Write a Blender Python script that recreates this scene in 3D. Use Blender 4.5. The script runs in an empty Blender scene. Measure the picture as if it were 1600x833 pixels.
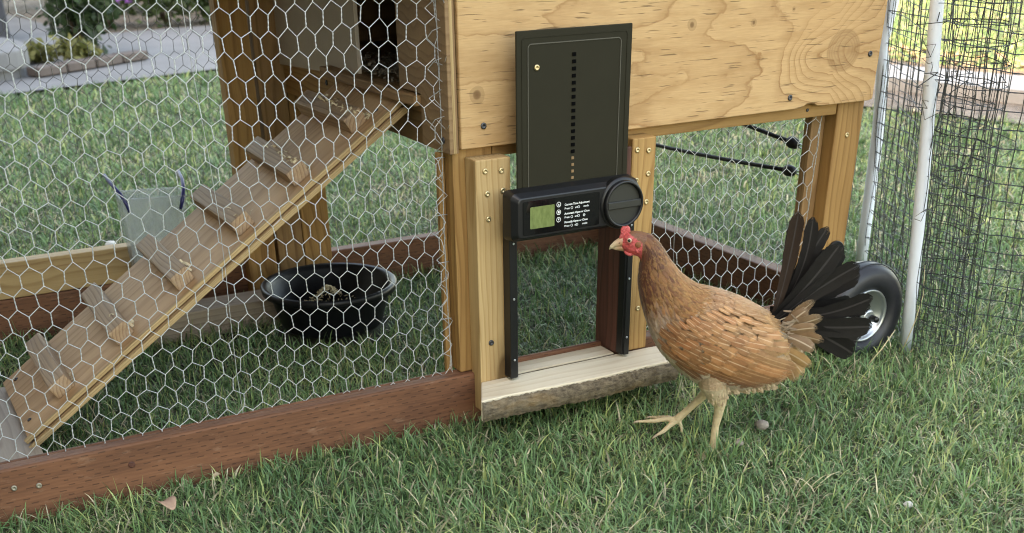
import bpy, bmesh, math, random
import numpy as np
from mathutils import Vector, Matrix
from mathutils.bvhtree import BVHTree

random.seed(7)
rng = np.random.default_rng(11)
R = math.radians
scene = bpy.context.scene
COL = scene.collection

# ------------------------------------------------------------------ camera
YAW, PITCH, ROLL = R(28.1645), R(32.3696), R(0.8336)
CAM = Vector((-0.87073, -1.76554, 0.81857))
fw = Vector((math.sin(YAW) * math.cos(PITCH), math.cos(YAW) * math.cos(PITCH), -math.sin(PITCH)))
r0 = Vector((math.cos(YAW), -math.sin(YAW), 0))
dn = fw.cross(r0)
cx = math.cos(ROLL) * r0 + math.sin(ROLL) * dn
cy = -math.sin(ROLL) * r0 + math.cos(ROLL) * dn
cam_data = bpy.data.cameras.new('camera')
cam_data.sensor_width = 36
cam_data.lens = 1775.5 * 36 / 1600
cam_data.shift_y = (945.2 - 416.5) / 1600
cam_data.clip_start = 0.05
cam_data.clip_end = 300
cam_data.dof.use_dof = True
cam_data.dof.focus_distance = 1.95
cam_data.dof.aperture_fstop = 6.5
cam = bpy.data.objects.new('camera', cam_data)
m3 = Matrix((cx, -cy, -fw)).transposed()
cam.matrix_world = Matrix.Translation(CAM) @ m3.to_4x4()
COL.objects.link(cam)
scene.camera = cam

# ------------------------------------------------------------------ sky, sun, exposure
SUN_EL, SUN_AZ = R(36), R(258)          # azimuth clockwise from +Y: the sun stands on the left, behind the house
world = bpy.data.worlds.new('World')
scene.world = world
world.use_nodes = True
wn = world.node_tree
for n_ in list(wn.nodes):
    wn.nodes.remove(n_)
sky = wn.nodes.new('ShaderNodeTexSky')
sky.sky_type = 'NISHITA'
sky.sun_disc = False
sky.sun_elevation = SUN_EL
sky.sun_rotation = SUN_AZ
sky.air_density = 1.0
sky.dust_density = 2.0
sky.ozone_density = 1.0
bg = wn.nodes.new('ShaderNodeBackground')
bg.inputs['Strength'].default_value = 0.15
wo = wn.nodes.new('ShaderNodeOutputWorld')
wn.links.new(sky.outputs[0], bg.inputs[0])
wn.links.new(bg.outputs[0], wo.inputs[0])
sl = bpy.data.lights.new('sun', 'SUN')
sl.energy = 2.4
sl.angle = R(0.53)
sl.color = (1.0, 0.93, 0.8)
sun = bpy.data.objects.new('sun', sl)
sdir = Vector((math.sin(SUN_AZ) * math.cos(SUN_EL), math.cos(SUN_AZ) * math.cos(SUN_EL), math.sin(SUN_EL)))
sun.rotation_euler = sdir.to_track_quat('Z', 'Y').to_euler()
sun.location = sdir * 20
COL.objects.link(sun)
vs = scene.view_settings
vs.view_transform = 'Standard'
vs.look = 'None'
vs.gamma = 1.0
vs.use_curve_mapping = False
vs.exposure = 3.2
vs.use_white_balance = True          # the photograph is balanced for open shade
vs.white_balance_temperature = 9900
vs.white_balance_tint = 10
scene.render.engine = 'CYCLES'
scene.cycles.use_denoising = True
scene.cycles.denoising_prefilter = 'ACCURATE'
scene.cycles.use_adaptive_sampling = False
scene.render.filter_size = 1.1
scene.cycles.filter_width = 1.1
scene.cycles.sample_clamp_indirect = 3.0
scene.cycles.max_bounces = 8
scene.cycles.transparent_max_bounces = 16
scene.cycles.caustics_reflective = False
scene.cycles.caustics_refractive = False

# ------------------------------------------------------------------ node helpers
class NT:
    def __init__(s, name):
        s.m = bpy.data.materials.new(name)
        s.m.use_nodes = True
        s.t = s.m.node_tree
        for n in list(s.t.nodes):
            s.t.nodes.remove(n)
        s.out = s.t.nodes.new('ShaderNodeOutputMaterial')
        s.p = s.t.nodes.new('ShaderNodeBsdfPrincipled')
        s.t.links.new(s.p.outputs[0], s.out.inputs[0])
    def put(s, sock, v):
        if v is None:
            return
        if hasattr(v, 'is_output'):
            s.t.links.new(v, sock)
        else:
            sock.default_value = v
    def node(s, typ, ins=None, out=0, **kw):
        n = s.t.nodes.new(typ)
        for k, v in kw.items():
            setattr(n, k, v)
        for k, v in (ins or {}).items():
            s.put(n.inputs[k], v)
        return n.outputs[out]
    def M(s, op, a, b=None, c=None):
        n = s.t.nodes.new('ShaderNodeMath')
        n.operation = op
        for i, v in enumerate((a, b, c)):
            s.put(n.inputs[i], v)
        return n.outputs[0]
    def VM(s, op, a, b=None):
        n = s.t.nodes.new('ShaderNodeVectorMath')
        n.operation = op
        s.put(n.inputs[0], a); s.put(n.inputs[1], b)
        return n.outputs[0]
    def co(s, which='Object'):
        return s.t.nodes.new('ShaderNodeTexCoord').outputs[which]
    def xyz(s, v):
        n = s.t.nodes.new('ShaderNodeSeparateXYZ'); s.put(n.inputs[0], v)
        return n.outputs
    def vec(s, x, y, z):
        n = s.t.nodes.new('ShaderNodeCombineXYZ')
        for i, v in enumerate((x, y, z)):
            s.put(n.inputs[i], v)
        return n.outputs[0]
    def noise(s, v, scale=1.0, detail=3.0, rough=0.55, dist=0.0):
        return s.node('ShaderNodeTexNoise', {'Vector': v, 'Scale': scale, 'Detail': detail, 'Roughness': rough, 'Distortion': dist})
    def ramp(s, f, stops, interp='LINEAR'):
        n = s.t.nodes.new('ShaderNodeValToRGB')
        n.color_ramp.interpolation = interp
        el = n.color_ramp.elements
        while len(el) < len(stops):
            el.new(0.5)
        for e, (p, c) in zip(el, stops):
            e.position = p
            e.color = (c, c, c, 1) if not hasattr(c, '__len__') else (*c, 1)
        s.put(n.inputs[0], f)
        return n.outputs[0]
    def mix(s, f, a, b, mode='MIX'):
        n = s.t.nodes.new('ShaderNodeMix')
        n.data_type = 'RGBA'
        n.blend_type = mode
        s.put(n.inputs[0], f)
        for i, v in ((6, a), (7, b)):
            if not hasattr(v, 'is_output'):
                v = (*v, 1) if len(v) == 3 else v
            s.put(n.inputs[i], v)
        return n.outputs[2]
    def bump(s, h, strength=0.3, dist=0.002):
        b = s.node('ShaderNodeBump', {'Height': h, 'Strength': strength, 'Distance': dist})
        s.t.links.new(b, s.p.inputs['Normal'])
    def rnd(s):
        return s.t.nodes.new('ShaderNodeObjectInfo').outputs['Random']
    def col(s, c):
        s.put(s.p.inputs['Base Color'], c if hasattr(c, 'is_output') else (*c, 1))
        return s
    def set(s, **kw):
        for k, v in kw.items():
            s.put(s.p.inputs[k.replace('_', ' ')], v)
        return s

def plain(name, c, rough=0.5, metal=0.0, spec=0.5, var=0.0, vs_=60, bump=0.0):
    n = NT(name)
    if var:
        f = n.noise(n.co(), vs_, 4)
        n.col(n.mix(f, tuple(x * (1 - var) for x in c), tuple(min(1, x * (1 + var)) for x in c)))
        if bump:
            n.bump(f, bump, 0.002)
    else:
        n.col(c)
    n.set(Roughness=rough, Metallic=metal)
    n.p.inputs['Specular IOR Level'].default_value = spec
    return n.m

def wood(name, light, dark, ring=95, rough=0.6, streak=0.5, stain=None, knots=0.0, weather=0.0):
    """sawn softwood, grain along the local X of each board"""
    n = NT(name)
    off = n.VM('SCALE', n.vec(n.rnd(), n.M('MULTIPLY', n.rnd(), 3.7), n.M('MULTIPLY', n.rnd(), 7.3)))
    off.node.inputs['Scale'].default_value = 9.0
    p = n.VM('ADD', n.co(), off)
    px, py, pz = n.xyz(p)
    o = n.co()
    ox, oy, oz = n.xyz(o)
    warp = n.noise(n.vec(n.M('MULTIPLY', px, 2.2), n.M('MULTIPLY', py, 9), n.M('MULTIPLY', pz, 9)), 1.0, 2)
    # growth rings about a heart axis outside the board
    ry = n.M('ADD', oy, n.M('SUBTRACT', n.M('MULTIPLY', n.rnd(), 0.10), 0.10))
    rz = n.M('ADD', oz, 0.035)
    rad = n.M('SQRT', n.M('ADD', n.M('MULTIPLY', ry, ry), n.M('MULTIPLY', rz, rz)))
    ph = n.M('ADD', n.M('MULTIPLY', rad, ring), n.M('MULTIPLY', warp, 5.0))
    saw = n.M('FRACT', ph)
    rings = n.ramp(saw, [(0.0, 0.0), (0.55, 0.25), (0.86, 1.0), (1.0, 0.0)])
    fine = n.noise(n.vec(n.M('MULTIPLY', px, 9), n.M('MULTIPLY', py, 420), n.M('MULTIPLY', pz, 420)), 1.0, 3, 0.6)
    mid = n.noise(n.vec(n.M('MULTIPLY', px, 3), n.M('MULTIPLY', py, 60), n.M('MULTIPLY', pz, 60)), 1.0, 3, 0.6)
    f = n.M('ADD', n.M('MULTIPLY', rings, 0.55), n.M('MULTIPLY', n.M('SUBTRACT', mid, 0.42), streak * 1.6))
    f = n.M('ADD', f, n.M('MULTIPLY', n.M('SUBTRACT', fine, 0.5), 0.7))
    c = n.mix(n.ramp(f, [(0.0, 0.0), (0.9, 1.0)]), light, dark)
    tone = n.noise(n.VM('MULTIPLY', p, (2.5, 9, 9)), 1.0, 2)
    c = n.mix(0.55, c, n.mix(n.ramp(tone, [(0.3, 0.0), (0.7, 1.0)]), (0.62, 0.58, 0.55), (1.0, 1.0, 1.0)), 'MULTIPLY')
    if knots:
        v = n.t.nodes.new('ShaderNodeTexVoronoi')
        v.inputs['Scale'].default_value = knots
        n.t.links.new(n.VM('MULTIPLY', p, (0.45, 1, 1)), v.inputs['Vector'])
        k = n.ramp(v.outputs['Distance'], [(0.0, 1.0), (0.055, 1.0), (0.075, 0.45), (0.14, 0.0)])
        c = n.mix(k, c, tuple(x * 0.35 for x in dark))
    if weather:
        w = n.ramp(n.noise(n.VM('MULTIPLY', p, (8, 40, 40)), 1.0, 5, 0.7), [(0.4, 0.0), (0.75, weather)])
        c = n.mix(w, c, (0.30, 0.25, 0.21))
    if stain:
        w = n.ramp(n.noise(p, 14, 4), [(0.5, 0.0), (0.75, 0.6)])
        c = n.mix(w, c, stain)
    n.col(c)
    n.set(Roughness=rough)
    n.p.inputs['Specular IOR Level'].default_value = 0.3
    n.bump(n.M('ADD', fine, n.M('MULTIPLY', rings, 0.5)), 0.35, 0.0012)
    return n.m

def incised(name, light, dark):
    """pressure-treated board with rows of incision slits"""
    n = NT(name)
    o = n.co(); px, py, pz = n.xyz(n.VM('ADD', o, (3.1, 1.7, 2.3)))
    fine = n.noise(n.vec(n.M('MULTIPLY', px, 14), n.M('MULTIPLY', py, 260), n.M('MULTIPLY', pz, 260)), 1, 3, 0.6)
    big = n.noise(n.vec(n.M('MULTIPLY', px, 5), n.M('MULTIPLY', py, 24), n.M('MULTIPLY', pz, 24)), 1, 4)
    f = n.M('ADD', n.M('MULTIPLY', fine, 0.6), n.M('MULTIPLY', big, 0.6))
    c = n.mix(n.ramp(f, [(0.35, 0.0), (0.85, 1.0)]), dark, light)
    jit = n.noise(n.vec(n.M('MULTIPLY', px, 30), n.M('MULTIPLY', py, 30), n.M('MULTIPLY', pz, 30)), 1, 1)
    sides = n.M('ADD', n.M('MULTIPLY', py, 1.0), n.M('MULTIPLY', pz, 1.0))
    row = n.M('DIVIDE', n.M('ADD', sides, n.M('MULTIPLY', jit, 0.0025)), 0.0085)
    ri = n.M('FLOOR', row); rf = n.M('FRACT', row)
    u = n.M('FRACT', n.M('ADD', n.M('DIVIDE', px, 0.026), n.M('ADD', n.M('MULTIPLY', ri, 0.381), n.M('MULTIPLY', jit, 0.5))))
    a = n.M('MULTIPLY', n.M('LESS_THAN', u, 0.42), n.M('LESS_THAN', n.M('ABSOLUTE', n.M('SUBTRACT', rf, 0.5)), 0.11))
    keep = n.M('GREATER_THAN', n.noise(n.vec(n.M('MULTIPLY', px, 22), n.M('MULTIPLY', ri, 3.3), 0), 1, 1), 0.43)
    a = n.M('MULTIPLY', a, keep)
    c = n.mix(n.M('MULTIPLY', a, 0.5), c, tuple(x * 0.25 for x in dark))
    sc_ = n.noise(n.VM('MULTIPLY', o, (18, 60, 60)), 1, 5, 0.7)
    c = n.mix(n.ramp(sc_, [(0.58, 0.0), (0.72, 0.55)]), c, (0.30, 0.17, 0.11))
    n.col(c)
    n.set(Roughness=0.62)
    n.p.inputs['Specular IOR Level'].default_value = 0.3
    n.bump(n.M('SUBTRACT', n.M('MULTIPLY', fine, 0.6), a), 0.5, 0.0015)
    return n.m

def plywood(name, light, dark, knot=(0.79, 0.55)):
    """rotary-cut veneer: contour lines of a smooth field in the sheet's plane (X, Z), swirling round a knot"""
    n = NT(name)
    x, y, z = n.xyz(n.co())
    zz = n.M('MULTIPLY', z, 1.0)
    w = n.noise(n.vec(n.M('MULTIPLY', x, 16), 0.0, n.M('MULTIPLY', z, 30)), 1, 2)
    big = n.noise(n.vec(n.M('MULTIPLY', x, 2.0), 0.3, n.M('MULTIPLY', z, 6.5)), 1, 1.5, 0.5)
    dx = n.M('SUBTRACT', x, knot[0]); dz = n.M('SUBTRACT', z, knot[1])
    d2 = n.M('ADD', n.M('MULTIPLY', n.M('MULTIPLY', dx, dx), 0.8), n.M('MULTIPLY', n.M('MULTIPLY', dz, dz), 1.0))
    g = n.M('POWER', 2.718, n.M('MULTIPLY', d2, -1 / (2 * 0.055 ** 2)))
    dx2 = n.M('SUBTRACT', x, knot[0] - 0.085); dz2 = n.M('SUBTRACT', z, knot[1] - 0.01)
    d3 = n.M('ADD', n.M('MULTIPLY', dx2, dx2), n.M('MULTIPLY', dz2, dz2))
    g2 = n.M('POWER', 2.718, n.M('MULTIPLY', d3, -1 / (2 * 0.03 ** 2)))
    F = n.M('ADD', n.M('MULTIPLY', big, 1.0), n.M('MULTIPLY', g, 0.62))
    F = n.M('ADD', F, n.M('MULTIPLY', g2, 0.22))
    edge = n.M('MAXIMUM', n.M('SUBTRACT', x, knot[0] - 0.02), 0.0)
    F = n.M('ADD', F, n.M('MULTIPLY', edge, 6.0))
    F = n.M('ADD', F, n.M('MULTIPLY', w, 0.05))
    F = n.M('ADD', F, n.M('MULTIPLY', n.noise(n.vec(n.M('MULTIPLY', x, 60), 1.0, n.M('MULTIPLY', z, 90)), 1, 2), 0.022))
    saw = n.M('FRACT', n.M('MULTIPLY', F, 11.5))
    wid = n.noise(n.vec(n.M('MULTIPLY', x, 5), 2.0, n.M('MULTIPLY', z, 14)), 1, 2)
    line = n.ramp(saw, [(0.0, 0.0), (0.5, 0.0), (0.86, 0.42), (0.94, 1.0), (0.985, 0.15), (1.0, 0.0)])
    line = n.M('MULTIPLY', line, n.ramp(wid, [(0.3, 0.45), (0.65, 1.0)]))
    fine = n.noise(n.vec(n.M('MULTIPLY', x, 26), n.M('MULTIPLY', y, 300), n.M('MULTIPLY', z, 520)), 1, 3, 0.65)
    tone = n.noise(n.vec(n.M('MULTIPLY', x, 3), 1.0, n.M('MULTIPLY', z, 9)), 1, 3)
    c = n.mix(n.M('MULTIPLY', line, 0.95), light, dark)
    c = n.mix(n.ramp(tone, [(0.35, 0.0), (0.7, 0.6)]), c, n.mix(0.5, light, (0.50, 0.27, 0.11)))
    sm_ = n.noise(n.vec(n.M('MULTIPLY', x, 7), 4.0, n.M('MULTIPLY', z, 34)), 1, 4, 0.6)
    c = n.mix(n.ramp(sm_, [(0.5, 0.0), (0.72, 0.6)]), c, (0.36, 0.19, 0.075))
    c = n.mix(n.M('MULTIPLY', n.M('SUBTRACT', fine, 0.35), 0.55), c, tuple(v * 0.72 for v in dark))
    # knots
    k = n.ramp(g, [(0.0, 0.0), (0.79, 0.0), (0.83, 1.0), (1.0, 0.75)])
    kr_ = n.ramp(n.M('FRACT', n.M('MULTIPLY', n.M('ADD', g, n.M('MULTIPLY', w, 0.02)), 26.0)), [(0.0, 0.55), (0.7, 0.95), (1.0, 0.6)])
    c = n.mix(n.M('MULTIPLY', n.M('MULTIPLY', k, kr_), 0.62), c, (0.25, 0.135, 0.06))
    for kx, kz, kr in ((0.572, 0.608, 0.007), (0.438, 0.612, 0.010), (0.022, 0.535, 0.013), (0.66, 0.625, 0.004)):
        ax_ = n.M('SUBTRACT', x, kx); az_ = n.M('SUBTRACT', z, kz)
        dd = n.M('SQRT', n.M('ADD', n.M('MULTIPLY', ax_, ax_), n.M('MULTIPLY', az_, az_)))
        dd = n.M('ADD', dd, n.M('MULTIPLY', n.M('SUBTRACT', w, 0.5), kr * 0.8))
        c = n.mix(n.ramp(n.M('DIVIDE', dd, kr), [(0.0, 0.95), (0.35, 0.8), (0.55, 0.3), (1.0, 0.28), (1.0, 0.0)]), c, (0.17, 0.085, 0.035))
    # checks along the grain
    ck = n.noise(n.vec(n.M('MULTIPLY', x, 16), 5.0, n.M('MULTIPLY', z, 330)), 1, 2, 0.5)
    ck = n.ramp(ck, [(0.0, 0.0), (0.63, 0.0), (0.67, 1.0)])
    c = n.mix(n.M('MULTIPLY', ck, 0.75), c, (0.13, 0.075, 0.035))
    n.col(c)
    n.set(Roughness=0.62)
    n.p.inputs['Specular IOR Level'].default_value = 0.25
    n.bump(n.M('SUBTRACT', n.M('MULTIPLY', fine, 0.6), n.M('MULTIPLY', ck, 1.5)), 0.35, 0.001)
    return n.m

# ------------------------------------------------------------------ mesh helpers
class MB:
    def __init__(s):
        s.v = []; s.f = []
    def add(s, vs_, fs):
        b = len(s.v)
        s.v += [tuple(p) for p in vs_]
        s.f += [tuple(i + b for i in f) for f in fs]
        return s
    def box(s, lo, hi):
        x0, y0, z0 = lo; x1, y1, z1 = hi
        return s.add([(x0, y0, z0), (x1, y0, z0), (x1, y1, z0), (x0, y1, z0), (x0, y0, z1), (x1, y0, z1), (x1, y1, z1), (x0, y1, z1)],
                     [(0, 3, 2, 1), (4, 5, 6, 7), (0, 1, 5, 4), (1, 2, 6, 5), (2, 3, 7, 6), (3, 0, 4, 7)])
    def tube(s, pts, rad, n=6, cap=True, flat=1.0):
        pts = [Vector(p) for p in pts]
        if not hasattr(rad, '__len__'):
            rad = [rad] * len(pts)
        t0 = (pts[1] - pts[0]).normalized()
        up = Vector((0, 0, 1)) if abs(t0.z) < 0.9 else Vector((1, 0, 0))
        a = t0.cross(up).normalized()
        vs_, fs = [], []
        for i, p in enumerate(pts):
            t = (pts[min(i + 1, len(pts) - 1)] - pts[max(i - 1, 0)]).normalized()
            a = (a - t * a.dot(t)).normalized()
            b = t.cross(a)
            for k in range(n):
                an = 2 * math.pi * k / n
                vs_.append(p + (a * math.cos(an) + b * math.sin(an) * flat) * rad[i])
        for i in range(len(pts) - 1):
            for k in range(n):
                fs.append((i * n + k, i * n + (k + 1) % n, (i + 1) * n + (k + 1) % n, (i + 1) * n + k))
        if cap:
            fs.append(tuple(range(n - 1, -1, -1)))
            fs.append(tuple((len(pts) - 1) * n + k for k in range(n)))
        return s.add(vs_, fs)
    def lathe(s, prof, n=32, axis='z', c=(0, 0, 0), closed=False):
        vs_, fs = [], []
        for r, h in prof:
            for k in range(n):
                an = 2 * math.pi * k / n
                q = (r * math.cos(an), r * math.sin(an), h)
                if axis == 'y':
                    q = (q[0], q[2], q[1])
                elif axis == 'x':
                    q = (q[2], q[0], q[1])
                vs_.append((q[0] + c[0], q[1] + c[1], q[2] + c[2]))
        m = len(prof)
        for i in range(m if closed else m - 1):
            for k in range(n):
                j = (i + 1) % m
                fs.append((i * n + k, i * n + (k + 1) % n, j * n + (k + 1) % n, j * n + k))
        if not closed:
            if prof[0][0] > 1e-6: fs.append(tuple(range(n - 1, -1, -1)))
            if prof[-1][0] > 1e-6: fs.append(tuple((m - 1) * n + k for k in range(n)))
        return s.add(vs_, fs)
    def prism(s, poly, lo, hi, axis='y'):
        """2-D polygon extruded along an axis"""
        k = len(poly)
        def q(p, h):
            return {'y': (p[0], h, p[1]), 'z': (p[0], p[1], h), 'x': (h, p[0], p[1])}[axis]
        vs_ = [q(p, lo) for p in poly] + [q(p, hi) for p in poly]
        fs = [tuple(range(k - 1, -1, -1)), tuple(range(k, 2 * k))]
        fs += [(i, (i + 1) % k, (i + 1) % k + k, i + k) for i in range(k)]
        return s.add(vs_, fs)
    def mesh(s, name, smooth=False, bevel=0.0, seg=1, fix=True):
        me = bpy.data.meshes.new(name)
        me.from_pydata(s.v, [], s.f)
        if bevel or fix:
            bm = bmesh.new(); bm.from_mesh(me)
            bmesh.ops.recalc_face_normals(bm, faces=bm.faces)
            if bevel:
                ed = [e for e in bm.edges if len(e.link_faces) == 2 and e.calc_face_angle(0) > R(35)]
                bmesh.ops.bevel(bm, geom=ed, offset=bevel, segments=seg, affect='EDGES', profile=0.6)
            bm.to_mesh(me); bm.free()
        if smooth:
            me.polygons.foreach_set('use_smooth', [True] * len(me.polygons))
        me.update()
        return me
    def build(s, name, mat, parent=None, smooth=False, bevel=0.0, seg=1, loc=None, fix=True):
        return link(name, s.mesh(name, smooth, bevel, seg, fix), mat, parent, loc)

def link(name, me, mat, parent=None, loc=None):
    o = bpy.data.objects.new(name, me)
    if mat is not None and not me.materials:
        me.materials.append(mat)
    COL.objects.link(o)
    if parent is not None:
        o.parent = parent
    if loc is not None:
        o.location = loc
    return o

def tag(o, label=None, cat=None, group=None, kind=None):
    if label: o['label'] = label
    if cat: o['category'] = cat
    if group: o['group'] = group
    if kind: o['kind'] = kind
    return o

def empty(name, loc=(0, 0, 0), rz=0.0):
    o = bpy.data.objects.new(name, None)
    o.empty_display_size = 0.1
    o.location = loc
    o.rotation_euler = (0, 0, rz)
    COL.objects.link(o)
    return o

def board(name, lo, hi, axis, mat, parent=None, bevel=0.0022, warp=0.0):
    """sawn board: lo/hi corners in scene metres; local X runs along the grain"""
    lo = Vector(lo); hi = Vector(hi); c = (lo + hi) / 2; d = hi - lo
    if axis == 'x': l, w, h, rot = d.x, d.y, d.z, (0, 0, 0)
    elif axis == 'y': l, w, h, rot = d.y, d.x, d.z, (0, 0, R(90))
    else: l, w, h, rot = d.z, d.y, d.x, (0, R(-90), 0)
    mb = MB().box((-l / 2, -w / 2, -h / 2), (l / 2, w / 2, h / 2))
    o = mb.build(name, mat, parent, bevel=bevel, seg=2)
    o.location = c
    o.rotation_euler = rot
    return o

def sheet(name, poly, z, mat, kind='structure', sub=0):
    me = bpy.data.meshes.new(name)
    me.from_pydata([(x, y, z) for x, y in poly], [], [tuple(range(len(poly)))])
    o = link(name, me, mat)
    o['kind'] = kind
    return o

# ------------------------------------------------------------------ materials
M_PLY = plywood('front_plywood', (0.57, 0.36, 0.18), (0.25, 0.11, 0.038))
M_NEW = wood('fresh_pine', (0.56, 0.38, 0.185), (0.36, 0.20, 0.075), 120, knots=3.2)
M_POST = wood('amber_pine', (0.42, 0.235, 0.085), (0.22, 0.10, 0.03), 110, knots=2.6)
M_POST2 = wood('brown_pine', (0.33, 0.19, 0.085), (0.17, 0.085, 0.032), 110, knots=2.6)
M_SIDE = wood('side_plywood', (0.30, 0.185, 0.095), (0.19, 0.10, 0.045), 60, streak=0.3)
M_RAMP = wood('ramp_plywood', (0.57, 0.35, 0.185), (0.38, 0.20, 0.085), 50, streak=0.35, weather=0.08)
M_PLYEDGE = wood('plywood_edge', (0.52, 0.36, 0.18), (0.28, 0.165, 0.07), 300)
M_CLEAT = wood('weathered_cleat', (0.46, 0.30, 0.175), (0.19, 0.10, 0.05), 160, weather=0.4)
M_GREY = wood('weathered_plank', (0.37, 0.29, 0.215), (0.22, 0.155, 0.10), 120, weather=0.5)
M_JAMB2 = wood('orange_pine', (0.46, 0.265, 0.10), (0.25, 0.12, 0.035), 120, knots=2.6)
M_RAIL = wood('tan_rail', (0.50, 0.34, 0.17), (0.31, 0.18, 0.075), 110, knots=2.5)
M_BROWN = incised('treated_board', (0.235, 0.098, 0.050), (0.085, 0.034, 0.019))
M_LINER = wood('red_brown_lining', (0.13, 0.05, 0.035), (0.055, 0.02, 0.014), 120)
M_SILL = wood('pale_sill', (0.76, 0.66, 0.50), (0.62, 0.49, 0.33), 70, streak=0.35)
M_CARD = plain('grey_board_panel', (0.46, 0.385, 0.31), 0.8, var=0.06, vs_=40, spec=0.2)
M_BLACKPL = plain('black_plastic', (0.008, 0.008, 0.009), 0.36, spec=0.4, var=0.15, vs_=200)
M_OLIVE = plain('dark_olive_plastic', (0.0225, 0.0200, 0.0118), 0.6, spec=0.12, var=0.12, vs_=30)
M_SLOT = plain('slot_black', (0.004, 0.004, 0.004), 0.9, spec=0.0)
M_HOLE = plain('wood_seen_through_hole', (0.22, 0.13, 0.06), 0.8)
M_RIDGE = plain('ridge_plastic', (0.075, 0.07, 0.055), 0.4)
M_SCREWY = plain('brass_zinc_screw', (0.58, 0.45, 0.26), 0.35, metal=0.9)
M_SCREWD = plain('dark_screw', (0.08, 0.08, 0.085), 0.4, metal=0.8)
M_DARKWIRE = plain('dark_wire', (0.13, 0.135, 0.13), 0.6, metal=0.2)  # back and side wire, a darker grey than the front wire
M_WIRE = plain('galvanised_wire', (0.55, 0.57, 0.57), 0.42, metal=0.55, var=0.2, vs_=90)
M_STEEL = plain('zinc_steel', (0.46, 0.49, 0.51), 0.36, metal=0.9, var=0.1, vs_=40)
M_RUBBER = plain('tyre_rubber', (0.016, 0.017, 0.022), 0.45, var=0.2, vs_=120)
M_TUB = plain('black_rubber_tub', (0.007, 0.0075, 0.009), 0.42, spec=0.3, var=0.3, vs_=50, bump=0.1)
M_CORD = plain('black_bungee', (0.012, 0.012, 0.013), 0.6)
M_NET = plain('black_netting', (0.008, 0.008, 0.009), 0.5)
M_POLE = plain('white_pole', (0.74, 0.79, 0.86), 0.35, var=0.04)
M_STAIN = plain('metal_stain', (0.05, 0.05, 0.06), 0.6)

nb = NT('bark')
_o = nb.co()
_x, _y, _z = nb.xyz(_o)
_b = nb.noise(nb.vec(nb.M('MULTIPLY', _x, 60), nb.M('MULTIPLY', _y, 120), nb.M('MULTIPLY', _z, 170)), 1, 5, 0.7)
_b2 = nb.noise(nb.VM('MULTIPLY', _o, (9, 20, 20)), 1, 3)
_c = nb.mix(nb.ramp(_b, [(0.33, 0.0), (0.7, 1.0)]), (0.045, 0.03, 0.018), (0.24, 0.185, 0.12))
_c = nb.mix(nb.ramp(_b2, [(0.55, 0.0), (0.75, 0.7)]), _c, (0.32, 0.19, 0.075))
nb.col(_c); nb.set(Roughness=0.85); nb.bump(_b, 0.9, 0.004)
M_BARK = nb.m

# ------------------------------------------------------------------ ground and paths
GZ = -0.024
n = NT('soil')
o_ = n.co()
a = n.noise(o_, 30, 5, 0.7); b = n.noise(o_, 1.3, 3)
c = n.mix(n.ramp(a, [(0.3, 0.0), (0.75, 1.0)]), (0.022, 0.022, 0.012), (0.075, 0.065, 0.036))
n.col(n.mix(n.ramp(b, [(0.4, 0.0), (0.7, 0.6)]), c, (0.045, 0.07, 0.025))); n.set(Roughness=0.95); n.bump(a, 0.8, 0.01)
M_SOIL = n.m
def concrete(name, c1, c2):
    n = NT(name); o_ = n.co()
    a = n.noise(o_, 2.2, 5, 0.6); b = n.noise(o_, 90, 3, 0.7)
    c = n.mix(n.ramp(a, [(0.35, 0.0), (0.7, 1.0)]), c1, c2)
    n.col(n.mix(n.M('MULTIPLY', b, 0.25), c, tuple(x * 0.6 for x in c1))); n.set(Roughness=0.85); n.bump(b, 0.3, 0.003)
    return n.m
M_CONC = concrete('concrete', (0.15, 0.145, 0.145), (0.22, 0.21, 0.21))
M_CONC2 = concrete('pale_concrete', (0.30, 0.285, 0.28), (0.40, 0.38, 0.37))
M_BRICK = concrete('edging_brick', (0.10, 0.075, 0.065), (0.16, 0.12, 0.105))
n = NT('mulch'); o_ = n.co(); a = n.noise(o_, 26, 5, 0.75); b = n.noise(o_, 5, 3)
c = n.mix(n.ramp(a, [(0.35, 0.0), (0.7, 1.0)]), (0.09, 0.07, 0.055), (0.32, 0.26, 0.21))
n.col(n.mix(n.ramp(b, [(0.5, 0.0), (0.7, 0.5)]), c, (0.10, 0.055, 0.03))); n.set(Roughness=0.95); n.bump(a, 1.0, 0.02)
M_MULCH = n.m

sheet('ground', [(-60, -60), (80, -60), (80, 80), (-60, 80)], GZ, M_SOIL)
sheet('path', [(-3.2, 3.85), (0.963, 4.958), (2.6, 5.35), (3.6, 7.6), (0.7, 7.15), (0.45, 9.2), (-0.6, 9.4), (-3.2, 8.6)], GZ + 0.016, M_CONC)
sheet('flower_bed', [(0.70, 7.2), (3.6, 7.65), (9, 9), (9, 20), (-6, 20), (-6, 8.9), (0.46, 9.25)], GZ + 0.006, M_MULCH)
def sl_(s, y):
    return (s - 0.33 * (y - 1.86), y)
sheet('garden_path', [sl_(3.63, -3), sl_(4.10, -3), sl_(4.10, 5), sl_(3.63, 5)], GZ + 0.06, M_CONC2)
mk = MB().prism([sl_(3.60, -3), sl_(3.63, -3), sl_(3.63, 5), sl_(3.60, 5)], GZ - 0.02, GZ + 0.066, 'z')
kerb = mk.build('kerb', M_CONC2); kerb['kind'] = 'structure'
sheet('gravel_strip', [sl_(3.12, -3), sl_(3.60, -3), sl_(3.60, 5), sl_(3.12, 5)], GZ + 0.012, M_MULCH)
sheet('planting_bed', [sl_(4.10, -3), sl_(4.62, -3), sl_(4.62, 5), sl_(4.10, 5)], GZ + 0.014, M_MULCH)

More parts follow.
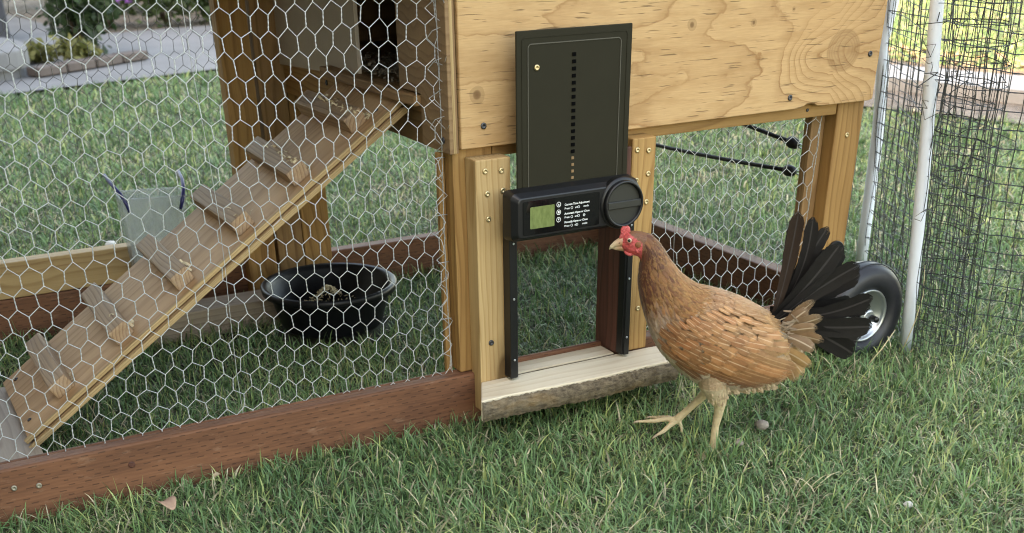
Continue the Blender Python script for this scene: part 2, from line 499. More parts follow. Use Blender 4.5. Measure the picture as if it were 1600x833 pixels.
# unseen house, put on the left to keep the near lawn in shade
M_STUCCO = plain('stucco', (0.50, 0.46, 0.41), 0.9, var=0.08, vs_=8)
M_ROOF = plain('roof_shingle', (0.16, 0.13, 0.12), 0.9, var=0.3, vs_=6)
house = tag(empty('house', (-3.6, 4, GZ)), 'pale stucco house out of view on the left, put there to shade the lawn', 'house')
MB().box((-6, -13, 0), (0, 13, 5.40)).build('wall', M_STUCCO, house)
MB().prism([(-6.4, 5.40), (0.35, 5.40), (0.35, 5.55), (-3.0, 6.4), (-6.4, 5.55)], -13.4, 13.4, 'y').build('roof', M_ROOF, house)

# ------------------------------------------------------------------ chicken coop
coop = tag(empty('chicken_coop'), 'wooden chicken coop and wire run with ramp, plywood front and black automatic door', 'chicken coop')
# treated base frame
def bb(lo, hi, ax_):
    o = board('baseboard', lo, hi, ax_, M_BROWN, coop, 0.004)
    return o
fb_ = MB().prism([(-1.10, -0.03), (0.883, -0.03), (0.883, 0.070), (0.3095, 0.070), (0.3095, 0.0585), (0.0705, 0.0585), (0.0705, 0.070), (-1.10, 0.070)], 0.0, 0.0265, 'y').build('baseboard', M_BROWN, coop, bevel=0.0035, seg=2)
bb((-1.10, 0.027, -0.03), (0.883, 0.038, 0.0698), 'x')
bb((-1.10, 0.905, -0.03), (0.883, 0.943, 0.070), 'x')
bb((0.886, 0.0, -0.03), (0.927, 0.943, 0.0705), 'y')
bb((-1.141, 0.0, -0.03), (-1.103, 0.943, 0.0705), 'y')
# posts
board('post', (-0.018, 0.012, 0.0715), (0.055, 0.050, 0.52), 'z', M_POST, coop)
board('post', (-0.0315, 0.0405, -0.02), (-0.0195, 0.052, 0.445), 'z', M_POST, coop)
board('post', (0.811, 0.012, 0.0715), (0.877, 0.050, 0.52), 'z', M_POST, coop)
board('post', (0.775, 0.0405, -0.02), (0.808, 0.062, 0.50), 'z', M_POST2, coop)
board('post', (-0.143, 0.866, -0.02), (-0.076, 0.904, 1.02), 'z', M_POST, coop)
board('post', (-0.069, 0.866, -0.02), (-0.007, 0.904, 1.02), 'z', M_POST2, coop)
board('post', (-0.005, 0.866, -0.02), (0.062, 0.904, 0.437), 'z', M_POST, coop)
board('post', (0.845, 0.866, -0.02), (0.883, 0.904, 0.52), 'z', M_POST, coop)
board('post', (-1.098, 0.040, -0.02), (-1.06, 0.10, 1.02), 'z', M_POST, coop)
board('post', (-1.098, 0.866, -0.02), (-1.06, 0.904, 1.02), 'z', M_POST, coop)
# rails
board('rail', (-1.058, 0.9055, 0.0715), (-0.02, 0.9425, 0.147), 'x', M_RAIL, coop)
board('rail', (0.057, 0.014, 0.435), (0.809, 0.052, 0.53), 'x', M_POST, coop)
board('rail', (-0.0035, 0.120, 0.438), (0.034, 0.864, 0.506), 'y', M_POST2, coop)
board('rail', (0.846, 0.120, 0.438), (0.883, 0.864, 0.506), 'y', M_POST2, coop)
board('rail', (0.066, 0.866, 0.435), (0.843, 0.904, 0.506), 'x', M_POST2, coop)
# coop box
MB().box((-0.003, 0.054, 0.5075), (0.868, 0.926, 0.519)).build('floor_panel', M_SIDE, coop)
fp = [(-0.0085, 0.4545), (0.40, 0.4555), (0.62, 0.4565), (0.690, 0.457), (0.706, 0.4585), (0.716, 0.463), (0.733, 0.4635), (0.742, 0.4585), (0.7555, 0.4575), (0.872, 0.457), (0.881, 0.4595), (0.8845, 0.64), (0.886, 1.02), (-0.0075, 1.02)]
MB().prism(fp, -0.004, 0.0115, 'y').build('front_plywood_panel', M_PLY, coop, bevel=0.0012)
# cut edge of the side sheet shows as pale ply lines
sp = [(0.0, 0.448), (0.105, 0.448), (0.105, 0.527), (0.19, 0.527), (0.19, 1.02), (0.0, 1.02)]
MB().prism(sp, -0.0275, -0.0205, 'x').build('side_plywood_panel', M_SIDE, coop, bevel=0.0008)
board('plywood_edge_strip', (-0.0202, 0.0008, 0.4482), (-0.0150, 0.0095, 1.02), 'z', M_PLYEDGE, coop, 0.0005)
board('plywood_edge_strip', (-0.0147, 0.0025, 0.4482), (-0.0105, 0.0105, 1.02), 'z', M_SIDE, coop, 0.0005)
board('side_stud', (-0.0185, 0.053, 0.5195), (0.018, 0.188, 1.02), 'z', M_POST2, coop)
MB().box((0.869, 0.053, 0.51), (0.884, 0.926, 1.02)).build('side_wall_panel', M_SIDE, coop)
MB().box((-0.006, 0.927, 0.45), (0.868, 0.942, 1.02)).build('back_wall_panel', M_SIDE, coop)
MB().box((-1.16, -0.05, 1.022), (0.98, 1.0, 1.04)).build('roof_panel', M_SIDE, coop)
# unseen panels added above the frame to darken the run
MB().box((-1.10, 0.042, 0.76), (-0.045, 0.054, 1.02)).build('shade_panel', M_SIDE, coop)
MB().box((-1.10, 0.949, 0.70), (-0.01, 0.961, 1.02)).build('shade_panel', M_SIDE, coop)
MB().box((-1.157, 0.0, 0.072), (-1.143, 0.943, 1.02)).build('shade_end_panel', M_SIDE, coop)  # unseen solid end wall, added to keep light out of the run
# left wall: sliding panel, ledge, board below it
pp = [(0.405, 0.518), (0.864, 0.495), (0.864, 1.02), (0.405, 1.02)]
MB().prism(pp, -0.0165, -0.0095, 'x').build('sliding_panel', M_CARD, coop)
board('ledge_board', (-0.040, 0.106, 0.508), (-0.0045, 0.55, 0.5245), 'y', M_POST2, coop)
board('ledge_board', (-0.0085, 0.55, 0.4385), (-0.004, 0.864, 0.5065), 'y', M_POST, coop, 0.001)

# door jambs and lining
board('door_jamb', (0.004, -0.0265, 0.004), (0.0695, 0.0115, 0.440), 'z', M_NEW, coop)
board('door_jamb', (0.311, -0.0265, 0.0625), (0.3605, 0.0115, 0.444), 'z', M_JAMB2, coop)
board('door_lining', (0.2925, -0.027, 0.0625), (0.3095, 0.048, 0.432), 'z', M_LINER, coop)

# sill: slab of pale timber with its bark edge in front
random.seed(3)
fr = []
for i in range(25):
    t = i / 24
    fr.append((-0.038 + t * (0.372 + 0.038), -0.107 - 0.006 * t + 0.0025 * math.sin(t * 9) + random.uniform(-0.0012, 0.0012)))
top = [(0.0035, -0.0275)] + fr + [(0.383, -0.085), (0.386, -0.030), (0.366, -0.0275)]
MB().prism(top, 0.024, 0.0615, 'z').build('sill_board', M_SILL, coop, bevel=0.0015)
mb = MB(); prof = [(0.0585, -0.0015), (0.054, -0.006), (0.044, -0.010), (0.033, -0.009), (0.023, -0.003)]
vs_, fs = [], []
NX = 120
for i in range(NX + 1):
    t = i / NX
    k = t * 24; j = min(int(k), 23); q = k - j
    bx = fr[j][0] * (1 - q) + fr[j + 1][0] * q; by = fr[j][1] * (1 - q) + fr[j + 1][1] * q
    for zz, dy in prof:
        vs_.append((bx, by + dy * (1 + 0.0) + random.uniform(-0.0018, 0.0018) - 0.0006, zz + random.uniform(-0.0012, 0.0012)))
P_ = len(prof)
for i in range(NX):
    for j in range(P_ - 1):
        fs.append((i * P_ + j, (i + 1) * P_ + j, (i + 1) * P_ + j + 1, i * P_ + j + 1))
mb.add(vs_, fs).build('bark_edge', M_BARK, coop, smooth=True)
board('sill_board', (0.0715, -0.0205, 0.0588), (0.2915, 0.0262, 0.0618), 'x', M_SILL, coop, 0.0006)

# ---- automatic door
slab = MB().box((0.0705, -0.0475, 0.085 + 0.225), (0.2875, -0.0435, 0.6265)).build('door_panel', M_OLIVE, coop, bevel=0.0012)
def rrect(x0, x1, z0, z1, r, n=5):
    out = []
    for cx_, cz_, a0 in ((x1 - r, z1 - r, 0), (x0 + r, z1 - r, 90), (x0 + r, z0 + r, 180), (x1 - r, z0 + r, 270)):
        for i in range(n + 1):
            an = R(a0 + 90 * i / n)
            out.append((cx_ + r * math.cos(an), cz_ + r * math.sin(an)))
    return out
rr = rrect(0.0915, 0.2655, 0.33, 0.607, 0.006)
MB().tube([(x, -0.0478, z) for x, z in rr] + [(rr[0][0], -0.0478, rr[0][1])], 0.0009, 5, False).build('panel_ridge', M_RIDGE, slab)
rr = rrect(0.0805, 0.2775, 0.322, 0.6165, 0.006)
MB().tube([(x, -0.0478, z) for x, z in rr] + [(rr[0][0], -0.0478, rr[0][1])], 0.0007, 5, False).build('panel_ridge', M_OLIVE, slab)
slotme = MB().box((-0.0034, -0.0012, -0.0027), (0.0034, 0.0006, 0.0027)).mesh('slot')
slotme.materials.append(M_SLOT)
holeme = slotme.copy(); holeme.materials.clear(); holeme.materials.append(M_HOLE)
for i in range(19):
    o = link('slot', slotme if i < 15 else holeme, None, slab, (0.1765, -0.0475, 0.588 - i * 0.0105))
    if i >= 15: o.scale = (0.7, 1, 0.8)

def screw_mesh(name, r, mat):
    mb = MB().lathe([(0.0, 0.0), (r, 0.0), (r, -0.0012), (r * 0.75, -0.0019), (r * 0.36, -0.0019), (r * 0.30, -0.0004), (0.0001, -0.0003)], 14, 'y')
    me = mb.mesh(name, True)
    me.materials.append(mat)
    return me
S_Y = screw_mesh('screw', 0.0048, M_SCREWY)
S_D = screw_mesh('screw', 0.0052, M_SCREWD)
S_S = screw_mesh('screw', 0.0032, M_SCREWD)
S_G = screw_mesh('screw', 0.0045, plain('dull_screw', (0.30, 0.27, 0.21), 0.5, metal=0.6))
link('screw', S_Y, None, slab, (0.1075, -0.0477, 0.573))
for x, z in ((0.022, 0.422), (0.052, 0.420), (0.025, 0.386), (0.054, 0.388), (0.026, 0.345), (0.321, 0.425), (0.345, 0.422), (0.346, 0.383), (0.322, 0.374), (0.345, 0.335), (0.338, 0.142)):
    link('screw', S_Y, None, coop, (x, -0.0266, z))
link('screw', S_D, None, coop, (0.026, -0.0266, 0.131))
for x, z in ((0.0325, 0.4875), (0.673, 0.478), (0.858, 0.540)):
    link('screw', S_D, None, coop, (x, -0.0042, z))
link('screw', S_Y, None, coop, (0.842, 0.0118, 0.395))
link('screw', S_S, None, coop, (0.735, 0.0138, 0.449))
for x, z in ((-0.798, 0.038), (-0.762, 0.0335)):
    link('screw', S_G, None, coop, (x, -0.0003, z))
MB().lathe([(0.0, -0.0006), (0.003, -0.0010), (0.005, -0.0007), (0.0058, 0.0)], 12, 'y', (-0.618, 0.0, 0.035)).build('knot', M_LINER, coop, True)

# guide channels
MB().prism([(0.0525, -0.0268), (0.0695, -0.0268), (0.0695, -0.047), (0.0665, -0.047), (0.0665, -0.0505), (0.0525, -0.0505)], 0.066, 0.335, 'z').build('guide_channel', M_BLACKPL, coop, bevel=0.0006)
MB().prism([(0.2915, -0.0275), (0.3055, -0.0275), (0.3055, -0.0505), (0.2945, -0.0505), (0.2945, -0.047), (0.2915, -0.047)], 0.066, 0.335, 'z').build('guide_channel', M_BLACKPL, coop, bevel=0.0006)
chs = screw_mesh('screw', 0.002, M_STEEL)
for x in (0.060, 0.299):
    for z in (0.10, 0.21, 0.305):
        link('screw', chs, None, coop, (x, -0.0506, z))

# control unit
ctl = empty('control_unit', (0, 0, 0)); ctl.parent = coop
back = rrect(0.041, 0.294, 0.3125, 0.3935, 0.010, 6)
mid_ = rrect(0.043, 0.292, 0.3145, 0.3915, 0.010, 6)
front = rrect(0.0505, 0.2865, 0.3205, 0.3855, 0.008, 6)
mb = MB(); k = len(back)
rings_ = [(back, -0.0505), (mid_, -0.074), (front, -0.085), (rrect(0.0525, 0.2845, 0.3225, 0.3835, 0.007, 6), -0.0858)]
for ring_, y in rings_:
    mb.add([(x, y, z) for x, z in ring_], [])
for i in range(3):
    for j in range(k):
        mb.f.append((i * k + j, i * k + (j + 1) % k, (i + 1) * k + (j + 1) % k, (i + 1) * k + j))
mb.f.append(tuple(range(3 * k, 4 * k))); mb.f.append(tuple(range(k - 1, -1, -1)))
ctl_case = mb.build('case', M_BLACKPL, ctl, bevel=0.0)
KC = (0.2525, -0.0858, 0.3555)
MB().lathe([(0.043, 0.010), (0.043, 0.0), (0.0415, -0.0025), (0.036, -0.003)], 48, 'y', KC).build('knob_boss', M_BLACKPL, ctl, True)
n = NT('knob_plastic'); n.col((0.018, 0.018, 0.014)); n.set(Roughness=0.5); M_KNOB = n.m
MB().lathe([(0.0385, 0.0), (0.0385, -0.010), (0.0375, -0.0115), (0.0345, -0.0115), (0.0335, -0.010), (0.0335, -0.004), (0.0, -0.004)], 56, 'y', KC).build('knob_ring', M_BLACKPL, ctl, True)
MB().lathe([(0.0333, -0.0042), (0.0333, -0.0055), (0.0, -0.0055)], 48, 'y', KC).build('knob_face', M_KNOB, ctl)
MB().box((KC[0] - 0.0335, KC[1] - 0.0108, KC[2] - 0.0065), (KC[0] + 0.0335, KC[1] - 0.0056, KC[2] + 0.0055)).build('knob_bar', M_KNOB, ctl, bevel=0.0012)
n = NT('glossy_window'); n.col((0.006, 0.006, 0.006)); n.set(Roughness=0.06); M_WIN = n.m
MB().prism(rrect(0.0595, 0.2075, 0.3255, 0.3800, 0.003, 4), -0.0868, -0.0858, 'y').build('window', M_WIN, ctl)
n = NT('lcd_reflection'); x_, y_, z_ = n.xyz(n.co())
w_ = n.noise(n.vec(n.M('MULTIPLY', x_, 150), 0.0, n.M('MULTIPLY', z_, 60)), 1, 3)
n.col(n.mix(w_, (0.05, 0.075, 0.02), (0.26, 0.31, 0.12))); n.set(Roughness=0.12); M_LCD_REFL = n.m  # lawn reflection painted into the display colour as green mottle
MB().prism(rrect(0.0725, 0.1190, 0.3350, 0.3700, 0.0015, 3), -0.0872, -0.0868, 'y').build('display', M_LCD_REFL, ctl)
n = NT('print_white'); n.col((0.78, 0.78, 0.76)); n.set(Roughness=0.6); M_INK = n.m
def ringmark(cx_, cz_, r, w=0.0005, tri=False):
    mb = MB().lathe([(r, -0.0870), (r, -0.0873), (r - w, -0.0873), (r - w, -0.0870)], 18, 'y', (cx_, 0, cz_), True)
    return mb
for i, z in enumerate((0.3685, 0.3560, 0.3440)):
    mb = ringmark(0.1270, z, 0.0042, 0.0008)
    s_ = 0.0017
    tri = [[(-s_, -s_), (s_, -s_), (0, s_)], [(-s_, -s_), (s_, -s_), (s_, s_), (-s_, s_)], [(-s_, s_), (0, -s_), (s_, s_)]][i]
    mb.prism([(0.1270 + a_, z + b_) for a_, b_ in tri], -0.0873, -0.0870, 'y')
    mb.build('button', M_INK, ctl)
def text(body, x, z, size, parent, mat, y=-0.08695, bold=False):
    cu = bpy.data.curves.new('lettering', 'FONT')
    cu.body = body
    cu.size = size
    cu.resolution_u = 2
    cu.offset = 0.00006 if not bold else 0.00012
    tmp = bpy.data.objects.new('lettering_tmp', cu)
    COL.objects.link(tmp)
    dg = bpy.context.evaluated_depsgraph_get()
    me = bpy.data.meshes.new_from_object(tmp.evaluated_get(dg))
    bpy.data.objects.remove(tmp)
    me.materials.clear()
    o = link('lettering', me, mat, parent, (x, y, z))
    o.rotation_euler = (R(90), 0, 0)
    return o
TX = 0.1385
for z, t1, t2 in ((0.3650, 'Current Time Adjustment', 'Press        and        mode'), (0.3505, 'Automatic Open or Close', 'Press        and        or'), (0.3365, 'Manually Open or Close', 'Press        or        mode')):
    text(t1, TX, z, 0.0046, ctl, M_INK, bold=True)
    text(t2, TX, z - 0.0062, 0.0046, ctl, M_INK)
    ringmark(TX + 0.0142, z - 0.0048, 0.0022, 0.0005).build('symbol', M_INK, ctl)
    ringmark(TX + (0.0275 if 'and' in t2 else 0.0245), z - 0.0048, 0.0022, 0.0005).build('symbol', M_INK, ctl)
ringmark(TX + 0.0385, 0.3457, 0.0022, 0.0005).build('symbol', M_INK, ctl)

# wheel on the front right corner
wh = empty('wheel', (0.868, -0.07, 0.056)); wh.parent = coop
tp = []
for i in range(28):
    an = 2 * math.pi * i / 28
    ca, sa = math.cos(an), math.sin(an)
    tp.append((0.0765 + 0.0275 * math.copysign(abs(ca) ** 0.85, ca), 0.036 * math.copysign(abs(sa) ** 0.8, sa) + 0.008))
MB().lathe(tp, 64, 'y', (0, 0, 0), True).build('tyre', M_RUBBER, wh, True)
for yo in (-0.010, 0.010):
    MB().lathe([(0.1038, yo - 0.0012), (0.1052, yo), (0.1038, yo + 0.0012), (0.1025, yo)], 64, 'y', (0, 0, 0), True).build('tread_rib', M_RUBBER, wh, True)
MB().lathe([(0.0545, -0.012), (0.0545, -0.019), (0.0515, -0.0205), (0.048, -0.017), (0.046, -0.006), (0.030, -0.002), (0.022, -0.004), (0.018, -0.012), (0.0001, -0.012)], 56, 'y').build('rim', M_STEEL, wh, True)
MB().lathe([(0.015, -0.011), (0.015, -0.024), (0.013, -0.026), (0.0001, -0.026)], 24, 'y').build('hub', M_STEEL, wh, True)
MB().lathe([(0.006 + 0.0006 * (i % 2), -0.024 - i * 0.0016) for i in range(17)], 12, 'y').build('axle_bolt', M_BLACKPL, wh, True)
MB().lathe([(0.0115, -0.024), (0.0115, -0.0325), (0.006, -0.0325)], 6, 'y').build('axle_nut', M_STEEL, wh)
br = [(0.828, 0.02), (0.872, 0.02), (0.872, 0.168)] + [(0.850 + 0.022 * math.cos(R(a)), 0.168 + 0.022 * math.sin(R(a))) for a in range(15, 180, 15)] + [(0.828, 0.168)]
MB().prism(br, 0.0045, 0.0112, 'y').build('wheel_bracket', M_BLACKPL, coop, bevel=0.001)
MB().lathe([(0.0, 0.0), (0.006, 0.0), (0.006, -0.003), (0.0, -0.004)], 14, 'y', (0.849, 0.0042, 0.166)).build('bracket_bolt', M_STEEL, coop, True)
MB().lathe([(0.0, 0.0), (0.004, 0.0), (0.004, -0.003), (0.0, -0.004)], 14, 'y', (0.853, 0.0042, 0.143)).build('bracket_bolt', M_STEEL, coop, True)

# ramp with cleats
RA = Vector((-0.03, 0, 0.503)); RB = Vector((-0.75, 0, 0.035))
rd = (RB - RA).normalized()
ramp_e = empty('ramp', RA); ramp_e.parent = coop
# ramp frame: local X down the slope, local Y = scene Y, local Z out of the face
rx = Matrix((rd, Vector((0, 1, 0)), rd.cross(Vector((0, 1, 0))))).transposed()
if rx.col[2].z < 0:
    rx = Matrix((rd, Vector((0, -1, 0)), rd.cross(Vector((0, -1, 0))))).transposed()
ramp_e.matrix_local = Matrix.Translation(RA) @ rx.to_4x4()
SGN = 1 if rx.col[1].y > 0 else -1
def rbox(name, x0, x1, y0, y1, z0, z1, mat, bevel=0.001, axis='x'):
    if SGN < 0: y0, y1 = -y1, -y0
    c = Vector(((x0 + x1) / 2, (y0 + y1) / 2, (z0 + z1) / 2))
    l, w, h = x1 - x0, y1 - y0, z1 - z0
    if axis == 'y': l, w = w, l
    o = MB().box((-l / 2, -w / 2, -h / 2), (l / 2, w / 2, h / 2)).build(name, mat, ramp_e, bevel=bevel, seg=2)
    o.location = c
    if axis == 'y': o.rotation_euler = (0, 0, R(90))
    return o
rbox('ramp_board', -0.02, 0.857, 0.197, 0.487, -0.009, 0.0, M_RAMP, 0.0012)
rbox('ramp_edge_strip', -0.004, 0.864, 0.1890, 0.1965, -0.0065, 0.0015, M_PLYEDGE, 0.0012)
rbox('ramp_edge_strip', -0.002, 0.866, 0.1790, 0.1865, -0.0175, -0.0085, M_PLYEDGE, 0.0012)
rbox('ramp_board', 0.0, 0.85, 0.19, 0.48, -0.019, -0.0095, M_RAMP, 0.0012)
for i, s_ in enumerate((0.082, 0.216, 0.349, 0.489, 0.628, 0.767)):
    dy = random.uniform(-0.006, 0.006)
    o = rbox('cleat', s_ - 0.027, s_ + 0.010, 0.222 + dy, 0.478 + dy, 0.0003, 0.028, M_CLEAT, 0.0035, 'y')
    o.rotation_euler.z += R(random.uniform(-1.2, 1.2))
rscr = screw_mesh('screw', 0.0042, M_SCREWD)
for s_, y in ((0.03, 0.235), (0.84, 0.25), (0.83, 0.45)):
    o = link('screw', rscr, None, ramp_e, (s_, SGN * y, 0.0003)); o.rotation_euler = (R(-90), 0, 0)
o = link('screw', S_D, None, coop, (-0.0092, 0.60, 0.487)); o.rotation_euler = (0, 0, R(-90))
o = link('screw', S_D, None, coop, (-0.028, 0.022, 0.467)); o.rotation_euler = (0, 0, R(-90))

# ---- chicken wire
def chicken_wire(name, org, U, V, W, H, seed, pitch=0.030, row=0.030, r=0.00062, rt=0.00085, twist=True, amp=0.006, skew=0.0, straight=(), mat=None):
    rg = random.Random(seed)
    org = Vector(org); U = Vector(U); V = Vector(V); N = U.cross(V)
    ph = [rg.uniform(0, 6.28) for _ in range(8)]
    nx = int(W / pitch) + 1; nz = int(H / row) + 1
    def warp(u, v):
        du = amp * (math.sin(u * 9 + ph[0] + v * 3) + 0.6 * math.sin(v * 13 + ph[1]))
        dv = amp * (math.sin(u * 7 + ph[2]) + 0.6 * math.sin(u * 17 + v * 5 + ph[3]))
        dn_ = amp * 0.6 * (math.sin(u * 11 + v * 8 + ph[4]) + math.sin(v * 12 + ph[5]))
        return du, dv, dn_
    jit = {}
    def pt(i, j, top):
        k = (i, j, top)
        if k not in jit:
            u = i * pitch + (pitch / 2 if j % 2 else 0) + rg.uniform(-1, 1) * pitch * 0.055 + skew * j * row
            v = j * row + (row * 0.31 if top else -row * 0.31) + rg.uniform(-1, 1) * row * 0.055
            du, dv, dd = warp(u, v)
            u = min(max(u + du, 0.0), W); v = min(max(v + dv, 0), H)
            jit[k] = org + U * u + V * v + N * (dd + rg.uniform(-0.0008, 0.0008))
        return jit[k]
    mb = MB()
    for j in range(nz + 1):
        for i in range(-1, nx + 1):
            a = pt(i, j, False); b = pt(i, j, True)
            if (a - b).length > 0.004:
                if twist:
                    d = b - a; s1 = d.orthogonal().normalized(); s2 = d.normalized().cross(s1)
                    for off in (0, math.pi):
                        pts = []
                        for q in range(6):
                            an = off + q / 5 * 2 * math.pi * 1.5
                            pts.append(a + d * (q / 5) + (s1 * math.cos(an) + s2 * math.sin(an)) * 0.0006)
                        mb.tube(pts, r, 3, False)
                else:
                    mid = (a + b) / 2 + N * rg.uniform(-0.0006, 0.0006)
                    mb.tube([a, mid, b], rt, 4, False)
            l = pt(i - 1 + (j % 2), j + 1, False); rr_ = pt(i + (j % 2), j + 1, False)
            for q in (l, rr_):
                if (q - b).length > 0.006 and (q - b).length < 0.05:
                    mb.tube([b, q], r, 4, False)
    for u in straight:
        mb.tube([org + U * (u + 0.004 * math.sin(v_ * 0.9 + ph[6])) + V * (v_ * H / 12) + N * -0.002 for v_ in range(13)], 0.0005, 4, False)
    return mb.build(name, mat or M_WIRE, coop, True, fix=False)
chicken_wire('wire_mesh', (-1.06, 0.030, 0.060), (1, 0, 0), (0, 0, 1), 1.032, 0.96, 1, straight=(0.645,), skew=0.02)
chicken_wire('wire_mesh', (-1.06, 0.947, 0.060), (1, 0, 0), (0, 0, 1), 0.93, 0.96, 2, twist=False, straight=(0.6,), mat=M_DARKWIRE, r=0.0005, rt=0.0006)
chicken_wire('wire_mesh', (0.05, 0.947, 0.060), (1, 0, 0), (0, 0, 1), 0.82, 0.39, 3, twist=False, mat=M_DARKWIRE, r=0.0005, rt=0.0006)
chicken_wire('wire_mesh', (0.352, 0.034, 0.055), (1, 0, 0), (0, 0, 1), 0.435, 0.385, 4, straight=(0.11,), skew=0.04)
chicken_wire('wire_mesh', (0.912, 0.05, 0.055), (0, 1, 0), (0, 0, 1), 0.87, 0.40, 5, twist=False, pitch=0.027, row=0.027, mat=M_DARKWIRE, r=0.0005, rt=0.0006)
# loose wire ends and staples along the left post
rg = random.Random(5)
mb = MB()
for i in range(14):
    z = 0.10 + i * 0.043
    mb.tube([(-0.044, 0.036, z), (-0.036 + rg.uniform(-.004, .008), 0.026, z + 0.012), (-0.030 + rg.uniform(-.006, .01), 0.012 if z > 0.44 else 0.03, z + 0.02), (-0.036, 0.030, z + 0.034), (-0.044, 0.036, z + 0.043)], 0.00065, 4, False)
    if i % 2: mb.tube([(-0.034, 0.030, z + 0.01), (-0.026, 0.012 if z > .44 else 0.034, z + rg.uniform(-.01, .02)), (-0.0285, -0.002 if z > .44 else 0.036, z + rg.uniform(0, .03))], 0.00065, 4, False)
mb.build('wire_ends', M_WIRE, coop, True, fix=False)
for z in (0.165, 0.265, 0.345, 0.437):
    MB().tube([(-0.040, 0.0385, z), (-0.026, 0.0375, z + 0.001), (-0.019, 0.0385, z)], 0.0008, 4).build('staple', M_WIRE, coop, True, fix=False)
# ------------------------------------------------------------------ things in and around the run
tag(board('foot_board', (-0.93, 0.060, GZ), (-0.832, 0.50, 0.022), 'y', M_GREY), 'weathered board under the foot of the ramp, at the left picture edge', 'board')
tag(board('foot_board', (-0.829, 0.055, GZ), (-0.733, 0.50, 0.024), 'y', M_GREY), 'weathered pale plank right under the bottom end of the ramp', 'board')
tag(board('loose_board', (-0.46, 0.722, GZ), (-0.128, 0.808, 0.036), 'x', M_GREY), 'loose wooden board lying on the grass left of the black tub', 'board')

tub = tag(empty('feed_tub', (-0.040, 0.617, -0.006)), 'round black rubber feed tub standing on the shaded grass in the run', 'tub')
MB().lathe([(0.0, 0.0), (0.108, 0.0), (0.112, 0.006), (0.130, 0.070), (0.138, 0.074), (0.147, 0.078), (0.149, 0.090), (0.144, 0.094), (0.137, 0.091), (0.131, 0.082), (0.109, 0.016), (0.0, 0.012)], 56, 'z').build('bowl', M_TUB, tub, True)
rg = random.Random(8)
mb = MB()
for i in range(220):
    a_ = rg.uniform(0, 6.28); r_ = abs(rg.gauss(0, 0.024)); 
    p = Vector((r_ * math.cos(a_) + 0.0, r_ * math.sin(a_) * 0.7 + 0.035, 0.016 + 0.030 * math.exp(-(r_ / 0.03) ** 2) + rg.uniform(0, .003)))
    d = Vector((rg.uniform(-1, 1), rg.uniform(-1, 1), rg.uniform(-.4, .4))).normalized() * 0.004
    mb.tube([p - d, p + d], [0.0009, 0.0012], 4)
M_FEED = plain('grain_feed', (0.52, 0.42, 0.26), 0.8, var=0.3, vs_=300)
fo = mb.build('feed', M_FEED, None, fix=False, loc=(-0.036, 0.605, 0.022)); tag(fo, 'small heap of pale grain feed inside the black tub', 'feed', kind='stuff')
mb = MB(); 
for i in range(50):
    p = Vector((rg.gauss(-0.105, 0.008), rg.gauss(0.487, 0.006), 0.103 + rg.uniform(0, .003)))
    d = Vector((rg.uniform(-1, 1), rg.uniform(-1, 1), rg.uniform(-.2, .2))).normalized() * 0.003
    mb.tube([p - d, p + d], 0.001, 4)

# translucent hanging feeder
n = NT('cloudy_plastic'); n.col((0.62, 0.66, 0.67)); n.set(Roughness=0.25)
tr_ = n.node('ShaderNodeBsdfTransparent', {'Color': (0.93, 0.95, 0.95, 1)})
mx = n.node('ShaderNodeMixShader', {0: 0.33, 1: tr_, 2: n.p.outputs[0]})
n.t.links.new(mx, n.out.inputs[0]); M_CLOUDY = n.m
fe = tag(empty('hanging_feeder', (-0.352, 0.862, 0.098)), 'clear plastic feeder box hung on the back wire, dark feed at its bottom', 'feeder')
fe.rotation_euler = (R(6), R(3), 0)
def tray(z0, z1, w0, w1, d0, d1, off=0.0):
    return [(-w0, -d0, z0), (w0, -d0, z0), (w0, d0, z0), (-w0, d0, z0), (-w1, -d1, z1), (w1, -d1, z1), (w1, d1, z1), (-w1, d1, z1)]
mb = MB()
o4 = tray(0, 0.168, 0.052, 0.069, 0.022, 0.030); i4 = tray(0.003, 0.168, 0.0495, 0.0665, 0.0195, 0.0275)
mb.add(o4 + i4, [(0, 3, 2, 1), (0, 1, 5, 4), (1, 2, 6, 5), (2, 3, 7, 6), (3, 0, 4, 7), (8, 9, 10, 11), (8, 12, 13, 9), (9, 13, 14, 10), (10, 14, 15, 11), (11, 15, 12, 8), (4, 5, 13, 12), (5, 6, 14, 13), (6, 7, 15, 14), (7, 4, 12, 15)])
mb.build('box', M_CLOUDY, fe, fix=True)
mb = MB()
for s_ in range(4):
    a0 = [(0.069, 0.030), (0.069, -0.030), (-0.069, -0.030), (-0.069, 0.030)]
    x0, y0 = a0[s_]; x1, y1 = a0[(s_ + 1) % 4]
    mb.tube([(x0, y0, 0.168), (x1, y1, 0.168)], 0.0022, 6)
mb.build('rim', M_CLOUDY, fe, fix=False)
M_DFEED = plain('dark_feed', (0.10, 0.055, 0.05), 0.9, var=0.6, vs_=300, bump=0.8)
mb = MB().box((-0.049, -0.0190, 0.0035), (0.050, 0.0190, 0.050))
mb.build('feed', M_DFEED, fe, bevel=0.002)
mb = MB()
for i in range(160):
    p = Vector((rg.uniform(-.047, .047), rg.uniform(-.018, .018), 0.052 + rg.uniform(-0.002, .004)))
    d = Vector((rg.uniform(-1, 1), rg.uniform(-1, 1), rg.uniform(-.5, .5))).normalized() * 0.0035
    mb.tube([p - d, p + d], 0.0012, 4)
q = mb.build('feed_pellets', M_DFEED, fe, fix=False); q['kind'] = 'stuff'
M_HOOK = plain('blue_black_hook', (0.03, 0.035, 0.16), 0.35)
